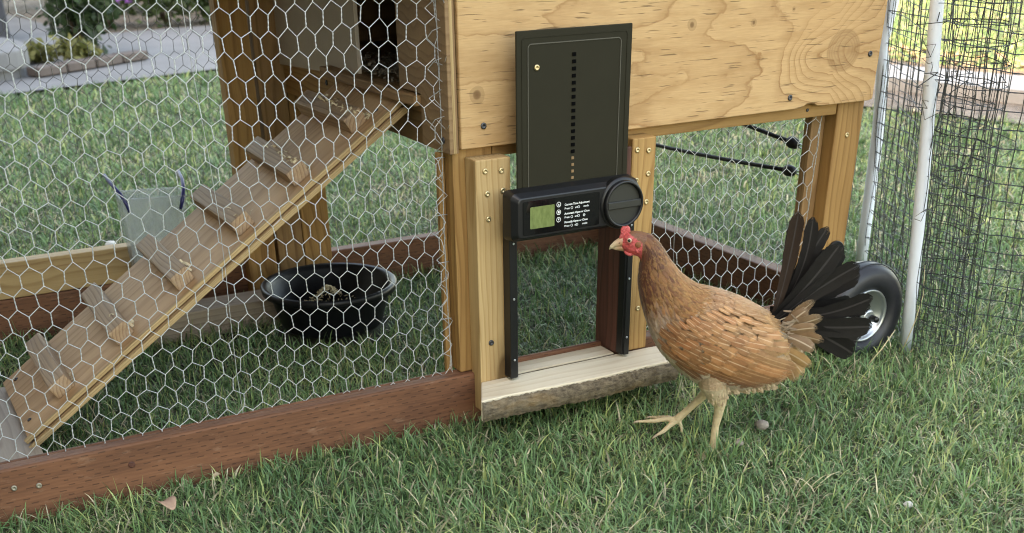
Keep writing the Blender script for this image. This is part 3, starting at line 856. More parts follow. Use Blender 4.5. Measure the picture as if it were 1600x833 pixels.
for sx in (-1, 1):
    MB().tube([(sx * 0.054, -0.032, 0.142), (sx * 0.059, -0.034, 0.160), (sx * 0.067, -0.020, 0.178), (sx * 0.076, 0.02, 0.188), (sx * 0.079, 0.062, 0.194), (sx * 0.079, 0.076, 0.188)], [0.003, 0.0042, 0.0042, 0.0042, 0.004, 0.003], 6).build('hook', M_HOOK, fe, True)

# bungee cords along the right-hand wire
def bungee(label, p0, p1, p2):
    e = tag(empty('bungee_cord', p2), label, 'bungee cord', 'bungee cords on the right side of the coop')
    o = Vector(p2)
    p0, p1, p2 = Vector(p0), Vector(p1), Vector(p2)
    pts = [p0.lerp(p1, t / 8) + Vector((0, 0, -0.004 * math.sin(math.pi * t / 8))) - o for t in range(9)]
    MB().tube(pts, 0.0046, 8).build('cord', M_CORD, e, True)
    d = (p2 - p1).normalized()
    MB().tube([p1 - d * 0.010 - o, p1 - d * 0.006 - o, p1 + d * 0.004 - o, p1 + d * 0.018 - o, p1 + d * 0.024 - o], [0.005, 0.0105, 0.0125, 0.010, 0.005], 12).build('ball', M_CORD, e, True)
    up = Vector((0, 0, 1))
    for s_ in (-1, 1):
        MB().tube([p1 + d * 0.018 + up * 0.003 * s_ - o, p1.lerp(p2, 0.6) + up * 0.004 * s_ - o, p2 - o + up * 0.003 * s_], 0.0015, 6).build('hook', M_STEEL, e, True)
bungee('lower black bungee cord with steel hook, running to the front right post', (0.9, 0.90, 0.254), (0.9, 0.236, 0.284), (0.9, 0.165, 0.286))
bungee('upper short black bungee cord just under the plywood beside the right post', (0.9, 0.90, 0.408), (0.9, 0.236, 0.342), (0.9, 0.165, 0.334))

# wood shavings caught on the ramp cleats and floor
M_SHAV = plain('shavings', (0.66, 0.53, 0.34), 0.8, var=0.25, vs_=200)
mb = MB()
def curl(p, L, up):
    d = Vector((rg.uniform(-1, 1), rg.uniform(-1, 1), rg.uniform(-.3, .5))).normalized(); s2 = d.cross(up).normalized() * rg.uniform(.0012, .003)
    a = Vector(p); vs_ = []
    for q in range(4):
        t = q / 3
        c_ = a + d * L * t + up * L * 0.35 * math.sin(t * 3)
        vs_ += [c_ - s2, c_ + s2]
    mb.add(vs_, [(0, 1, 3, 2), (2, 3, 5, 4), (4, 5, 7, 6)])
nrm = rx.col[2]
for s_, cnt in ((0.055, 120), (0.190, 60), (0.325, 16), (0.46, 6), (0.60, 8), (0.74, 4)):
    for i in range(cnt):
        y = 0.22 + (0.19 * rg.random() if s_ < .3 else 0.05 * rg.random() + .02)
        s2_ = s_ - abs(rg.gauss(0, 0.004)) + rg.choice((0, 0, .012))
        curl(RA + rd * s2_ + Vector((0, y, 0)) + nrm * (0.002 if s2_ < s_ else 0.025), rg.uniform(.006, .016), nrm)
tag(mb.build('wood_shavings', M_SHAV, fix=False), 'pale wood shavings caught behind the cleats of the ramp', 'shavings', kind='stuff')
mb = MB()
for i in range(3200):
    curl((rg.uniform(-0.002, 0.45), rg.uniform(0.17, 0.6), 0.521 + rg.random() * 0.016), rg.uniform(.003, .008), Vector((0, 0, 1)))
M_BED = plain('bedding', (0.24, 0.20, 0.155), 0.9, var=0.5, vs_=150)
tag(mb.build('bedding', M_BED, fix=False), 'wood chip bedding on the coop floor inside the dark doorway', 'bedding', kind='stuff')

# ------------------------------------------------------------------ netting fence with white poles
net = tag(empty('netting_fence', (1.0, -0.1, 0)), 'black plastic garden netting bunched round two white poles beside the wheel', 'netting')
def rel(p): return Vector(p) - Vector((1.0, -0.1, 0))
def pole(pts, rad_=0.0125):
    MB().tube([rel(p) for p in pts], rad_, 14).build('pole', M_POLE, net, True)
pole([(0.962, -0.121, -0.03), (0.957, -0.115, 0.12), (0.945, -0.103, 0.34), (0.930, -0.10, 0.48), (0.905, -0.10, 0.66), (0.885, -0.10, 0.9)])
pole([(1.303, 0.378, -0.03), (1.301, 0.379, 0.1), (1.296, 0.38, 0.314), (1.285, 0.38, 0.42), (1.268, 0.38, 0.50), (1.283, 0.38, 0.60), (1.28, 0.38, 0.9)], 0.0145)
def netting(path, H, seed, pitch=0.029, mess=0.003, crumple=0.0, r=0.0009, sag=0.0, pv=0.034):
    rg = np.random.default_rng(seed)
    P = [np.array(p, float) for p in path]
    seg = [np.linalg.norm(P[i + 1][:2] - P[i][:2]) for i in range(len(P) - 1)]
    L = sum(seg); nu = max(2, int(L / pitch)); nv = int(H / pv)
    cum = np.concatenate([[0], np.cumsum(seg)])
    ph = rg.uniform(0, 6.28, 12)
    def at(u, v):
        k = min(np.searchsorted(cum, u, 'right') - 1, len(seg) - 1)
        t = (u - cum[k]) / seg[k]
        b = P[k] * (1 - t) + P[k + 1] * t
        lean = (P[k][2] * (1 - t) + P[k + 1][2] * t) if len(P[0]) > 2 else 0
        p = np.array([b[0] - 0.075 * v * 1.0, b[1], v])
        w = crumple * (np.sin(u * 37 + v * 11 + ph[0]) + np.sin(u * 61 - v * 17 + ph[1]) * 0.6)
        p[0] += w + mess * rg.normal(); p[1] += crumple * np.sin(u * 47 + v * 23 + ph[2]) + mess * rg.normal()
        p[2] += mess * rg.normal() + crumple * 0.5 * np.sin(u * 23 + v * 29 + ph[3]) + sag * np.sin(u * 9 + ph[4])
        p[2] = max(p[2], -0.012)
        return rel(p)
    G = [[at(min(i * pitch, L), j * pv - 0.01) for j in range(nv + 1)] for i in range(nu + 1)]
    mb = MB()
    for i in range(nu + 1):
        mb.tube(G[i], r, 3, False)
    for j in range(nv + 1):
        mb.tube([G[i][j] for i in range(nu + 1)], r, 3, False)
    for i in range(nu + 1):
        for j in range(nv + 1):
            c = G[i][j]; s_ = 0.0014
            mb.add([c + Vector((s_, 0, 0)), c - Vector((s_, 0, 0)), c + Vector((0, s_, 0)), c - Vector((0, s_, 0)), c + Vector((0, 0, s_)), c - Vector((0, 0, s_))],
                   [(0, 2, 4), (2, 1, 4), (1, 3, 4), (3, 0, 4), (2, 0, 5), (1, 2, 5), (3, 1, 5), (0, 3, 5)])
    return mb.build('net', M_NET, net, fix=False)
netting([(1.303, 0.362), (1.16, 0.15), (1.03, -0.02), (0.955, -0.140)], 0.90, 1, mess=0.0008, crumple=0.004, pitch=0.042)
netting([(0.955, -0.140), (0.934, -0.195), (0.953, -0.242), (1.008, -0.242), (1.035, -0.20)], 0.90, 2, mess=0.0009, crumple=0.0025, pitch=0.024)
netting([(1.035, -0.20), (1.045, -0.13), (1.02, -0.09), (0.975, -0.12)], 0.90, 3, mess=0.0016, crumple=0.006, pitch=0.024)
netting([(1.305, 0.37), (1.20, 0.05), (1.146, -0.122), (1.203, -0.218), (1.35, -0.45), (1.6, -0.80)], 0.95, 4, mess=0.0008, crumple=0.002, r=0.0012)
netting([(0.975, -0.10), (1.00, -0.16), (0.975, -0.20), (1.02, -0.215), (1.04, -0.15)], 0.90, 6, mess=0.0012, crumple=0.005, pitch=0.024, r=0.0007)
# bunched, pulled strands
mb = MB(); rg2 = random.Random(77)
for i in range(70):
    z = rg2.uniform(0.40, 0.80) if i % 5 else rg2.uniform(0.05, 0.4)
    x = rg2.uniform(0.93, 1.10) - 0.075 * z; y = -0.12 + (x - 0.94) * rg2.uniform(-0.8, 0.8)
    p = Vector((x, y, z)); pts = [p]
    for q in range(3):
        p = p + Vector((rg2.gauss(0, .018), rg2.gauss(0, .018), rg2.gauss(0, .012))); pts.append(p)
    mb.tube([rel(p_) for p_ in pts], rg2.uniform(0.0006, 0.0011), 3, False)
q = mb.build('tangled_strands', M_NET, net, fix=False); q['kind'] = 'stuff'

# ------------------------------------------------------------------ the hen
HO = Vector((0.309, -0.311, 0.0))
hen = tag(empty('hen', HO, -YAW), 'reddish brown hen with black tail walking toward the coop door', 'chicken')
# hen frame: local X points to her tail, local Y away from the camera, Z up
ST = [  # back/top contour, throat/belly contour, half width
    ((-0.172, 0.338), (-0.169, 0.325), 0.0075), ((-0.163, 0.349), (-0.163, 0.319), 0.0135), ((-0.152, 0.352), (-0.155, 0.315), 0.0165), ((-0.128, 0.347), (-0.141, 0.310), 0.0175),
    ((-0.109, 0.330), (-0.139, 0.290), 0.0185), ((-0.093, 0.308), (-0.139, 0.264), 0.022), ((-0.072, 0.283), (-0.127, 0.218), 0.035), ((-0.042, 0.263), (-0.105, 0.166), 0.052),
    ((-0.008, 0.254), (-0.071, 0.127), 0.064), ((0.031, 0.240), (-0.026, 0.098), 0.069), ((0.064, 0.223), (0.029, 0.088), 0.065), ((0.090, 0.210), (0.081, 0.092), 0.053),
    ((0.116, 0.199), (0.114, 0.108), 0.036), ((0.134, 0.184), (0.138, 0.142), 0.018)]
def crom(a, b, c, d, t):
    return 0.5 * ((2 * b) + (-a + c) * t + (2 * a - 5 * b + 4 * c - d) * t * t + (-a + 3 * b - 3 * c + d) * t ** 3)
SA = np.array([[*a, *b, w] for a, b, w in ST])
def station(u):
    u = min(max(u, 0.0), len(SA) - 1.0001)
    i = int(u); t = u - i
    g = lambda k: SA[min(max(k, 0), len(SA) - 1)]
    return crom(g(i - 1), g(i), g(i + 1), g(i + 2), t)
def hsurf(u, th):
    """th = 0 on the back, pi on the belly, negative Y side for 0 < th < pi"""
    s = station(u)
    ca, sa = math.cos(th), math.sin(th)
    k = 0.9
    ca2 = math.copysign(abs(ca) ** k, ca); sa2 = math.copysign(abs(sa) ** k, sa)
    top_ = Vector((s[0], 0, s[1])); bot = Vector((s[2], 0, s[3]))
    c = top_ * 0.5 + bot * 0.5
    return c + (top_ - bot) * 0.5 * ca2 + Vector((0, -1, 0)) * s[4] * sa2
mb = MB()
NU, NTH = 66, 36
vs_ = [hsurf(i / (NU - 1) * (len(SA) - 1), 2 * math.pi * k / NTH) for i in range(NU) for k in range(NTH)]
fs = [(i * NTH + k, i * NTH + (k + 1) % NTH, (i + 1) * NTH + (k + 1) % NTH, (i + 1) * NTH + k) for i in range(NU - 1) for k in range(NTH)]
fs += [tuple(range(NTH - 1, -1, -1)), tuple((NU - 1) * NTH + k for k in range(NTH))]
mb.add(vs_, fs)
body_bm = MB().add(vs_, fs)
# near leg, planted
mb.tube([(-0.012, -0.032, 0.135), (-0.010, -0.034, 0.105), (-0.002, -0.033, 0.082), (0.004, -0.032, 0.066), (0.003, -0.032, 0.052), (0.000, -0.031, 0.030), (-0.001, -0.031, 0.0), (-0.002, -0.031, -0.022)],
        [0.030, 0.025, 0.0155, 0.0098, 0.0078, 0.0064, 0.0066, 0.0075], 14)
def toe(p0, p1, p2, r0_=0.0052):
    mb.tube([p0, Vector(p0).lerp(Vector(p1), 0.5) + Vector((0, 0, 0.002)), p1, p2], [r0_, r0_ * 0.9, r0_ * 0.8, r0_ * 0.45], 10)
toe((-0.002, -0.031, -0.022), (-0.034, -0.034, -0.026), (-0.052, -0.035, -0.029))
toe((-0.002, -0.031, -0.022), (-0.024, -0.050, -0.026), (-0.037, -0.061, -0.029))
toe((-0.002, -0.031, -0.022), (-0.026, -0.014, -0.026), (-0.039, -0.006, -0.029))
toe((-0.002, -0.031, -0.021), (0.014, -0.028, -0.025), (0.022, -0.026, -0.029), 0.0042)
# far leg, swung forward
mb.tube([(0.004, 0.032, 0.135), (0.002, 0.033, 0.104), (-0.002, 0.032, 0.084), (-0.010, 0.031, 0.066), (-0.022, 0.031, 0.052), (-0.040, 0.030, 0.034), (-0.056, 0.030, 0.018)],
        [0.028, 0.022, 0.0135, 0.0095, 0.0072, 0.0064, 0.0075], 14)
toe((-0.056, 0.030, 0.017), (-0.098, 0.031, 0.014), (-0.126, 0.032, 0.013))
toe((-0.056, 0.030, 0.015), (-0.083, 0.012, 0.002), (-0.096, 0.004, -0.002))
toe((-0.056, 0.030, 0.015), (-0.086, 0.050, 0.012), (-0.102, 0.058, 0.010))
toe((-0.056, 0.030, 0.015), (-0.050, 0.022, 0.006), (-0.049, 0.018, -0.004), 0.004)
raw = mb.build('body_raw', None, fix=True)
rm = raw.modifiers.new('r', 'REMESH'); rm.mode = 'VOXEL'; rm.voxel_size = 0.0019
sm = raw.modifiers.new('s', 'SMOOTH'); sm.iterations = 3; sm.factor = 0.5
dg = bpy.context.evaluated_depsgraph_get()
bme = bpy.data.meshes.new_from_object(raw.evaluated_get(dg))
bpy.data.objects.remove(raw)
bme.name = 'body'
NV = len(bme.vertices)
co = np.empty(NV * 3, np.float32); bme.vertices.foreach_get('co', co); co = co.reshape(-1, 3)
SKIN = np.array((0.60, 0.47, 0.28)); RED = np.array((0.58, 0.085, 0.08)); BUFF = np.array((0.44, 0.30, 0.18)); CHEST = np.array((0.17, 0.065, 0.025))
colv = np.tile(BUFF, (NV, 1))
neckm = co[:, 2] > 0.225
colv[neckm] = CHEST
legm = (co[:, 2] < 0.082)
colv[legm] = SKIN * 1.0
thigh = (co[:, 2] >= 0.068) & (co[:, 2] < 0.105)
colv[thigh & ~legm] = (0.58, 0.45, 0.29)
face = (co[:, 0] < -0.1385 - np.clip((co[:, 2] - 0.336) * 1.5, 0, 1)) & (co[:, 2] > 0.307)
colv[face] = RED
ca_ = bme.attributes.new('fcol', 'FLOAT_COLOR', 'POINT')
ca_.data.foreach_set('color', np.c_[colv, np.ones(NV)].astype(np.float32).ravel())
bme.polygons.foreach_set('use_smooth', [True] * len(bme.polygons))
n = NT('hen_skin')
at_ = n.node('ShaderNodeAttribute', attribute_name='fcol')
nz_ = n.noise(n.co(), 260, 4, 0.65); nz2 = n.noise(n.VM('MULTIPLY', n.co(), (90, 90, 420)), 1, 2)
n.col(n.mix(n.M('MULTIPLY', nz_, 0.55), at_, n.mix(1.0, at_, (0.55, 0.5, 0.5), 'MULTIPLY')))
n.set(Roughness=0.55)
n.p.inputs['Subsurface Weight'].default_value = 0.12
n.p.inputs['Subsurface Radius'].default_value = (0.004, 0.0015, 0.001)
n.p.inputs['Subsurface Scale'].default_value = 0.5
n.bump(n.M('ADD', nz_, nz2), 0.8, 0.0018)
M_SKINH = n.m
bme.materials.clear()
body = link('body', bme, M_SKINH, hen)
bvh = BVHTree.FromPolygons([Vector(v) for v in body_bm.v], body_bm.f)

# feather shader: colour per feather, pale shaft and edge from the feather's own UVs
def feather_mat(name, shaft=(0.80, 0.66, 0.46), sh=0.75, edge=0.5, rough=0.55, fray=45, fs=0.9):
    n = NT(name)
    at_ = n.node('ShaderNodeAttribute', attribute_name='fcol')
    uv = n.node('ShaderNodeUVMap', uv_map='UVMap')
    u, v, _ = n.xyz(uv)
    au = n.M('ABSOLUTE', n.M('MULTIPLY', n.M('SUBTRACT', u, 0.5), 2.0))
    shm = n.ramp(au, [(0.0, 1.0), (0.06, 0.85), (0.13, 0.0)])
    bar = n.M('FRACT', n.M('MULTIPLY', n.M('ADD', v, n.M('MULTIPLY', au, -0.35)), 26.0))
    barb = n.noise(n.vec(n.M('MULTIPLY', u, 4), n.M('MULTIPLY', n.M('SUBTRACT', v, n.M('MULTIPLY', au, 0.4)), 60), 0.0), 1, 2)
    c = n.mix(n.M('MULTIPLY', barb, 0.5), at_, n.mix(1.0, at_, (0.55, 0.5, 0.46), 'MULTIPLY'))
    mot = n.noise(n.co(), 55, 4, 0.6)
    c = n.mix(n.ramp(mot, [(0.35, 0.0), (0.65, 0.5)]), c, n.mix(1.0, c, (0.62, 0.52, 0.45), 'MULTIPLY'))
    c = n.mix(n.M('MULTIPLY', shm, sh), c, shaft)
    em = n.ramp(n.M('MAXIMUM', n.M('MULTIPLY', n.M('GREATER_THAN', v, 0.5), au), n.M('MULTIPLY', v, 1.0)), [(0.0, 0.0), (0.80, 0.0), (0.97, 1.0)])
    c = n.mix(n.M('MULTIPLY', em, edge), c, shaft)
    n.col(c)
    n.set(Roughness=rough)
    n.p.inputs['Specular IOR Level'].default_value = 0.35
    n.p.inputs['Sheen Weight'].default_value = 0.15
    n.bump(barb, 0.35, 0.0006)
    fr_ = n.noise(n.vec(n.M('MULTIPLY', u, 9), n.M('MULTIPLY', n.M('SUBTRACT', v, n.M('MULTIPLY', au, 0.5)), fray), n.rnd()), 1, 2, 0.7)
    rim = n.M('MAXIMUM', n.M('MULTIPLY', au, n.M('MINIMUM', n.M('MULTIPLY', v, 3.0), 1.0)), v)
    al = n.M('GREATER_THAN', n.M('SUBTRACT', 1.28, rim), n.M('MULTIPLY', fr_, fs))
    n.put(n.p.inputs['Alpha'], al)
    return n.m
M_FEA = feather_mat('contour_feather', (0.62, 0.46, 0.30), 0.35, 0.28)
M_COV = feather_mat('covert_feather', (0.60, 0.42, 0.26), 0.6, 0.3)
M_HACK = feather_mat('hackle_feather', (0.60, 0.37, 0.14), 0.0, 0.85)
M_QUILL = feather_mat('wing_quill', (0.50, 0.30, 0.16), 0.5, 0.3)
M_TAIL = feather_mat('tail_quill', (0.06, 0.053, 0.05), 0.55, 0.0, 0.48, 30, 0.52)
M_TAIL.node_tree.nodes['Principled BSDF'].inputs['Specular IOR Level'].default_value = 0.15
M_CUSH = feather_mat('cushion_feather', (0.55, 0.43, 0.30), 0.6, 0.2, fray=34, fs=0.72)

class FB:
    def __init__(s):
        s.v = []; s.f = []; s.uv = []; s.c = []
    def feather(s, pts, lat, W, col, cols=3, prof=None, cup=0.12, nrm=None):
        """pts: centre line; lat: lateral direction(s); W: half width"""
        m = len(pts); b = len(s.v)
        for i, p in enumerate(pts):
            t = i / (m - 1)
            w = W * (prof(t) if prof else (0.28 + 0.72 * math.sin(min(1, t * 1.45 + 0.10) * math.pi / 2)) * math.sqrt(max(0.0, 1 - max(0, (t - 0.62) / 0.385) ** 2)))
            la = lat[i] if isinstance(lat, list) else lat
            nn_ = nrm[i] if isinstance(nrm, list) else (nrm or Vector((0, 0, 0)))
            for k in range(cols):
                q = k / (cols - 1) * 2 - 1
                s.v.append(p + la * (q * w) - nn_ * (abs(q) ** 1.5 * w * cup))
                s.uv.append((k / (cols - 1), t)); s.c.append(col)
        for i in range(m - 1):
            for k in range(cols - 1):
                a = b + i * cols + k
                s.f.append((a, a + 1, a + cols + 1, a + cols))
    def build(s, name, mat, parent):
        me = bpy.data.meshes.new(name)
        me.from_pydata([tuple(p) for p in s.v], [], s.f)
        uvl = me.uv_layers.new(name='UVMap')
        li = np.empty(len(me.loops), np.int32); me.loops.foreach_get('vertex_index', li)
        uvl.data.foreach_set('uv', np.array(s.uv, np.float32)[li].ravel())
        a = me.attributes.new('fcol', 'FLOAT_COLOR', 'POINT')
        a.data.foreach_set('color', np.c_[np.array(s.c, np.float32), np.ones(len(s.c), np.float32)].ravel().astype(np.float32))
        me.polygons.foreach_set('use_smooth', [True] * len(me.polygons))
        return link(name, me, mat, parent)
rg = random.Random(21)
def jc(c, a=0.12):
    k = 1 + rg.uniform(-a, a)
    return (min(1, c[0] * k * (1 + rg.uniform(-.05, .05))), min(1, c[1] * k), min(1, c[2] * k))
def lerp3(a, b, t):
    t = min(max(t, 0), 1); return tuple(x * (1 - t) + y * t for x, y in zip(a, b))
fb = FB(); fh = FB()
cnt = 0
u = 12.6
while u > 2.75:      # from the tail forward, each row overlapping the last
    s = station(u)
    hgt = math.hypot(s[0] - s[2], s[1] - s[3]) / 2
    per = 2 * math.pi * math.sqrt((hgt ** 2 + s[4] ** 2) / 2)
    neck = u < 6.9
    L = (0.020 if u > 9 else 0.0185) if not neck else (0.030 if u > 4.5 else 0.019)
    Wd = 0.0066 if not neck else (0.0046 if u > 4.2 else 0.0032)
    nf = max(10, int(per / (Wd * (1.15 if not neck else 0.95))))
    for k in range(nf):
        th = 2 * math.pi * (k + rg.random() * 0.7) / nf
        uu = u + rg.uniform(-0.12, 0.12)
        p = hsurf(uu, th)
        e = 0.02
        tu = (hsurf(uu + 0.05, th) - p).normalized()
        tt = (hsurf(uu, th + e) - p).normalized()
        N_ = tt.cross(tu).normalized()
        cc = station(uu); cen = Vector(((cc[0] + cc[2]) / 2, 0, (cc[1] + cc[3]) / 2))
        if N_.dot(p - cen) < 0: N_ = -N_
        if p.x < -0.139 - max(0, (p.z - 0.338) * 1.5) and p.z > 0.307:
            continue
        back = math.cos(th)          # 1 back, -1 belly or throat
        if neck:
            t = (u - 3) / 4.0
            c = lerp3((0.105, 0.028, 0.010), (0.36, 0.165, 0.050), t * 0.75 + 0.42 * back + rg.uniform(-.42, .42) - 0.05)
            if u > 5.3 and back < 0.1:
                c = lerp3(c, (0.68, 0.53, 0.41), (u - 5.3) / 1.4 * min(1.0, (0.1 - back) * 1.8) + rg.uniform(-.15, .15))
        else:
            c = lerp3((0.42, 0.225, 0.105), (0.47, 0.275, 0.11), (u - 8) / 3)
            lim = 0.15 if u > 9.5 else 0.6
            if back < lim:
                c = lerp3(c, (0.72, 0.58, 0.45), (lim - back) * 2.0)
            if back < -0.7:
                c = lerp3(c, (0.60, 0.48, 0.31), (-0.7 - back) * 3)
        Lj = L * rg.uniform(0.85, 1.2)
        d = (tu + tt * rg.gauss(0, 0.10)).normalized()
        la = N_.cross(d).normalized()
        dus = Lj / max(0.006, (hsurf(min(uu + 0.3, 13), th) - p).length / 0.3)
        dth = rg.gauss(0, 0.10)
        pts, nn = [], []
        mrow = 5
        for i in range(mrow):
            t = i / (mrow - 1)
            q = hsurf(min(uu + dus * t, 13.0), th + dth * t)
            pts.append(q + N_ * (-0.0008 + 0.0056 * t - 0.0020 * t * t))
        (fh if neck else fb).feather(pts, la, Wd * rg.uniform(0.85, 1.15), jc(c), 3, None if not neck else (lambda t: (0.5 + 0.5 * math.sin(t * math.pi)) * (1 - 0.75 * max(0, t - 0.5) * 2)), 0.18, N_)
        cnt += 1
    u -= (0.0082 if not neck else 0.0060) / max(0.012, np.linalg.norm((station(u + 0.05) - station(u - 0.05))[[0, 1]]) / 0.1, np.linalg.norm((station(u + 0.05) - station(u - 0.05))[[2, 3]]) / 0.1) 
o = fb.build('plumage', M_FEA, hen); o['kind'] = 'stuff'
o = fh.build('neck_hackle', M_HACK, hen); o['kind'] = 'stuff'

# wings: coverts in shingled rows over folded quills
def on_body(a, z, lift, side, vdef):
    h = bvh.ray_cast(Vector((a, -1, z)), Vector((0, 1, 0)))
    v = h[0].y if h[0] is not None else vdef
    return Vector((a, side * -(v - lift) if side > 0 else (v - lift), z)), v
def wing_feather(fbx, base, tip, W, lift, col, side, rows=8, cols=5, sagz=0.0, prof=None, cup=0.15):
    pts = []; v = -0.055
    vs2 = []
    for i in range(rows):
        t = i / (rows - 1)
        a = base[0] * (1 - t) + tip[0] * t; z = base[1] * (1 - t) + tip[1] * t + sagz * math.sin(t * math.pi)
        h = bvh.ray_cast(Vector((a, -1, z)), Vector((0, 1, 0)))
        if h[0] is not None: v = h[0].y if i == 0 or t < 0.5 else min(h[0].y, v + 0.010)
        vs2.append((a, v - lift - 0.0016 * t, z))
    for k in range(2):
        vs2 = [vs2[0]] + [tuple(vs2[i][0:1]) + ((vs2[i - 1][1] + 2 * vs2[i][1] + vs2[i + 1][1]) / 4,) + tuple(vs2[i][2:]) for i in range(1, rows - 1)] + [vs2[-1]]
    pts = [Vector((a, v_ if side < 0 else -v_, z)) for a, v_, z in vs2]
    d = Vector((tip[0] - base[0], 0, tip[1] - base[1])).normalized()
    la = Vector((-d.z, 0, d.x))
    # tilt the vane so that it hugs the round of the body
    mid = pts[rows // 2]
    h = bvh.ray_cast(Vector((mid.x, -1, mid.z)), Vector((0, 1, 0)))
    nb_ = h[1] if h[0] is not None else Vector((0, -1, 0))
    if nb_.y > 0: nb_ = -nb_
    if side > 0: nb_ = Vector((nb_.x, -nb_.y, nb_.z))
    la = (la - nb_ * la.dot(nb_)).normalized()
    fbx.feather(pts, la, W, col, cols, prof, cup, nb_)
for side in (-1, 1):
    wing = empty('wing', (0, 0, 0)); wing.parent = hen
    # quills, lowest first
    for i in range(11):
        t = i / 10
        base = (-0.055 + 0.085 * t, 0.142 + 0.038 * t)
        tip = (0.040 + 0.098 * (0.25 + 0.75 * t if t < .35 else (0.51 + 0.49 * t)) + 0.0, 0.098 + 0.010 * t + 0.022 * t * t)
        f1 = FB()
        wing_feather(f1, base, tip, 0.0085, 0.0028 + 0.0005 * i, jc(lerp3((0.30, 0.115, 0.042), (0.42, 0.205, 0.085), t), .22), side, 9, 5)
        f1.build('wing_feather', M_QUILL, wing)
    fc = FB()
    # rows of coverts from the trailing row up to the shoulder
    R_ = [(11, (-0.080, 0.150), (0.062, 0.186), 0.050, 0.0105, -0.38, 0.020), (12, (-0.093, 0.162), (0.060, 0.199), 0.038, 0.0098, -0.36, 0.0235),
          (12, (-0.100, 0.174), (0.050, 0.212), 0.033, 0.0090, -0.38, 0.0265), (12, (-0.106, 0.186), (0.040, 0.222), 0.030, 0.0082, -0.40, 0.0285),
          (12, (-0.108, 0.197), (0.028, 0.231), 0.027, 0.0075, -0.42, 0.030), (11, (-0.106, 0.207), (0.014, 0.238), 0.024, 0.0066, -0.45, 0.0315),
          (10, (-0.100, 0.217), (-0.004, 0.244), 0.022, 0.0058, -0.5, 0.0325)]
    for nf, b0, b1, L, W, sl, lift in R_:
        for i in range(nf):
            t = (i + rg.uniform(-.25, .25)) / (nf - 1)
            base = (b0[0] + (b1[0] - b0[0]) * t, b0[1] + (b1[1] - b0[1]) * t + rg.uniform(-.0025, .0025))
            ang = sl + rg.uniform(-0.13, 0.13) - 0.15 * (0.5 - t)
            Lj = L * rg.uniform(0.75, 1.2)
            tip = (base[0] + Lj * math.cos(ang), base[1] + Lj * math.sin(ang))
            c = lerp3((0.34, 0.135, 0.05), (0.45, 0.24, 0.10), t * .8 + rg.uniform(-.25, .25))
            wing_feather(fc, base, tip, W * rg.uniform(.7, 1.1), lift * 0.27 + rg.uniform(0, .0010), jc(c, .24), side, 6, 5, cup=0.05)
    o = fc.build('wing_coverts', M_COV, wing); o['kind'] = 'stuff'

# tail: broad black quills in a fan, each one a feather
TR = Vector((0.088, 0, 0.212))
tips = [(0.1030, 0.370, -0.012), (0.1265, 0.361, -0.004), (0.152, 0.345, 0.004), (0.168, 0.322, -0.016), (0.182, 0.312, 0.008), (0.196, 0.293, -0.022), (0.207, 0.270, 0.010),
        (0.219, 0.246, -0.027), (0.226, 0.222, 0.004), (0.224, 0.202, -0.030), (0.217, 0.178, -0.012), (0.204, 0.154, -0.032),
        (0.108, 0.345, 0.024), (0.136, 0.325, 0.030), (0.168, 0.302, 0.034), (0.194, 0.262, 0.036), (0.206, 0.222, 0.036), (0.200, 0.182, 0.034)]
for i, (a, z, v) in enumerate(tips):
    a, z = TR.x + (a - TR.x) * (1.07 if z > 0.30 else 1.13), TR.z + (z - TR.z) * (1.07 if z > TR.z else 1.0)
    tip = Vector((a, v, z)); rt_ = TR + Vector((rg.uniform(-.006, .008), v * 0.5, rg.uniform(-.008, .004)))
    d = tip - rt_
    perp = Vector((-d.z, 0, d.x)).normalized()
    crv = 0.004 + 0.009 * math.sin(i * 2.1)
    pts = [rt_ + d * t + perp * (-crv * math.sin(t * math.pi)) + Vector((0, 0.004 * math.sin(t * 3 + i), 0)) for t in [k / 21 for k in range(22)]]
    tw = rg.uniform(-0.22, 0.18)
    la = (perp * math.cos(tw) + Vector((0, 1, 0)) * math.sin(tw)).normalized()
    base_c = (0.0125, 0.0105, 0.0095) if i not in (0, 12) else (0.026, 0.016, 0.011)
    f1 = FB()
    f1.feather(pts, la, rg.uniform(0.0150, 0.0185) if i not in (0, 1, 2, 12, 13) else rg.uniform(0.0105, 0.0125), jc(base_c, .3), 7, lambda t: (0.42 + 0.58 * min(1, t * 1.6)) * math.sqrt(max(0, 1 - max(0, (t - 0.86) / 0.142) ** 2)) * (1 + 0.04 * math.sin(t * 23 + i) + 0.03 * math.sin(t * 51 + 2 * i)), 0.10, la.cross(d).normalized())
    f1.build('tail_feather', M_TAIL, hen)
ct = [(0.143, 0.247, -0.030, 0.10), (0.133, 0.235, -0.034, 0.09), (0.158, 0.221, -0.037, 0.10), (0.150, 0.205, -0.041, 0.09), (0.163, 0.181, -0.040, 0.10), (0.150, 0.168, -0.044, 0.08), (0.149, 0.136, -0.036, 0.10), (0.140, 0.120, -0.032, 0.09), (0.128, 0.108, -0.032, 0.08),
      (0.150, 0.240, 0.026, .1), (0.160, 0.205, 0.032, .1), (0.150, 0.160, 0.036, .1)]
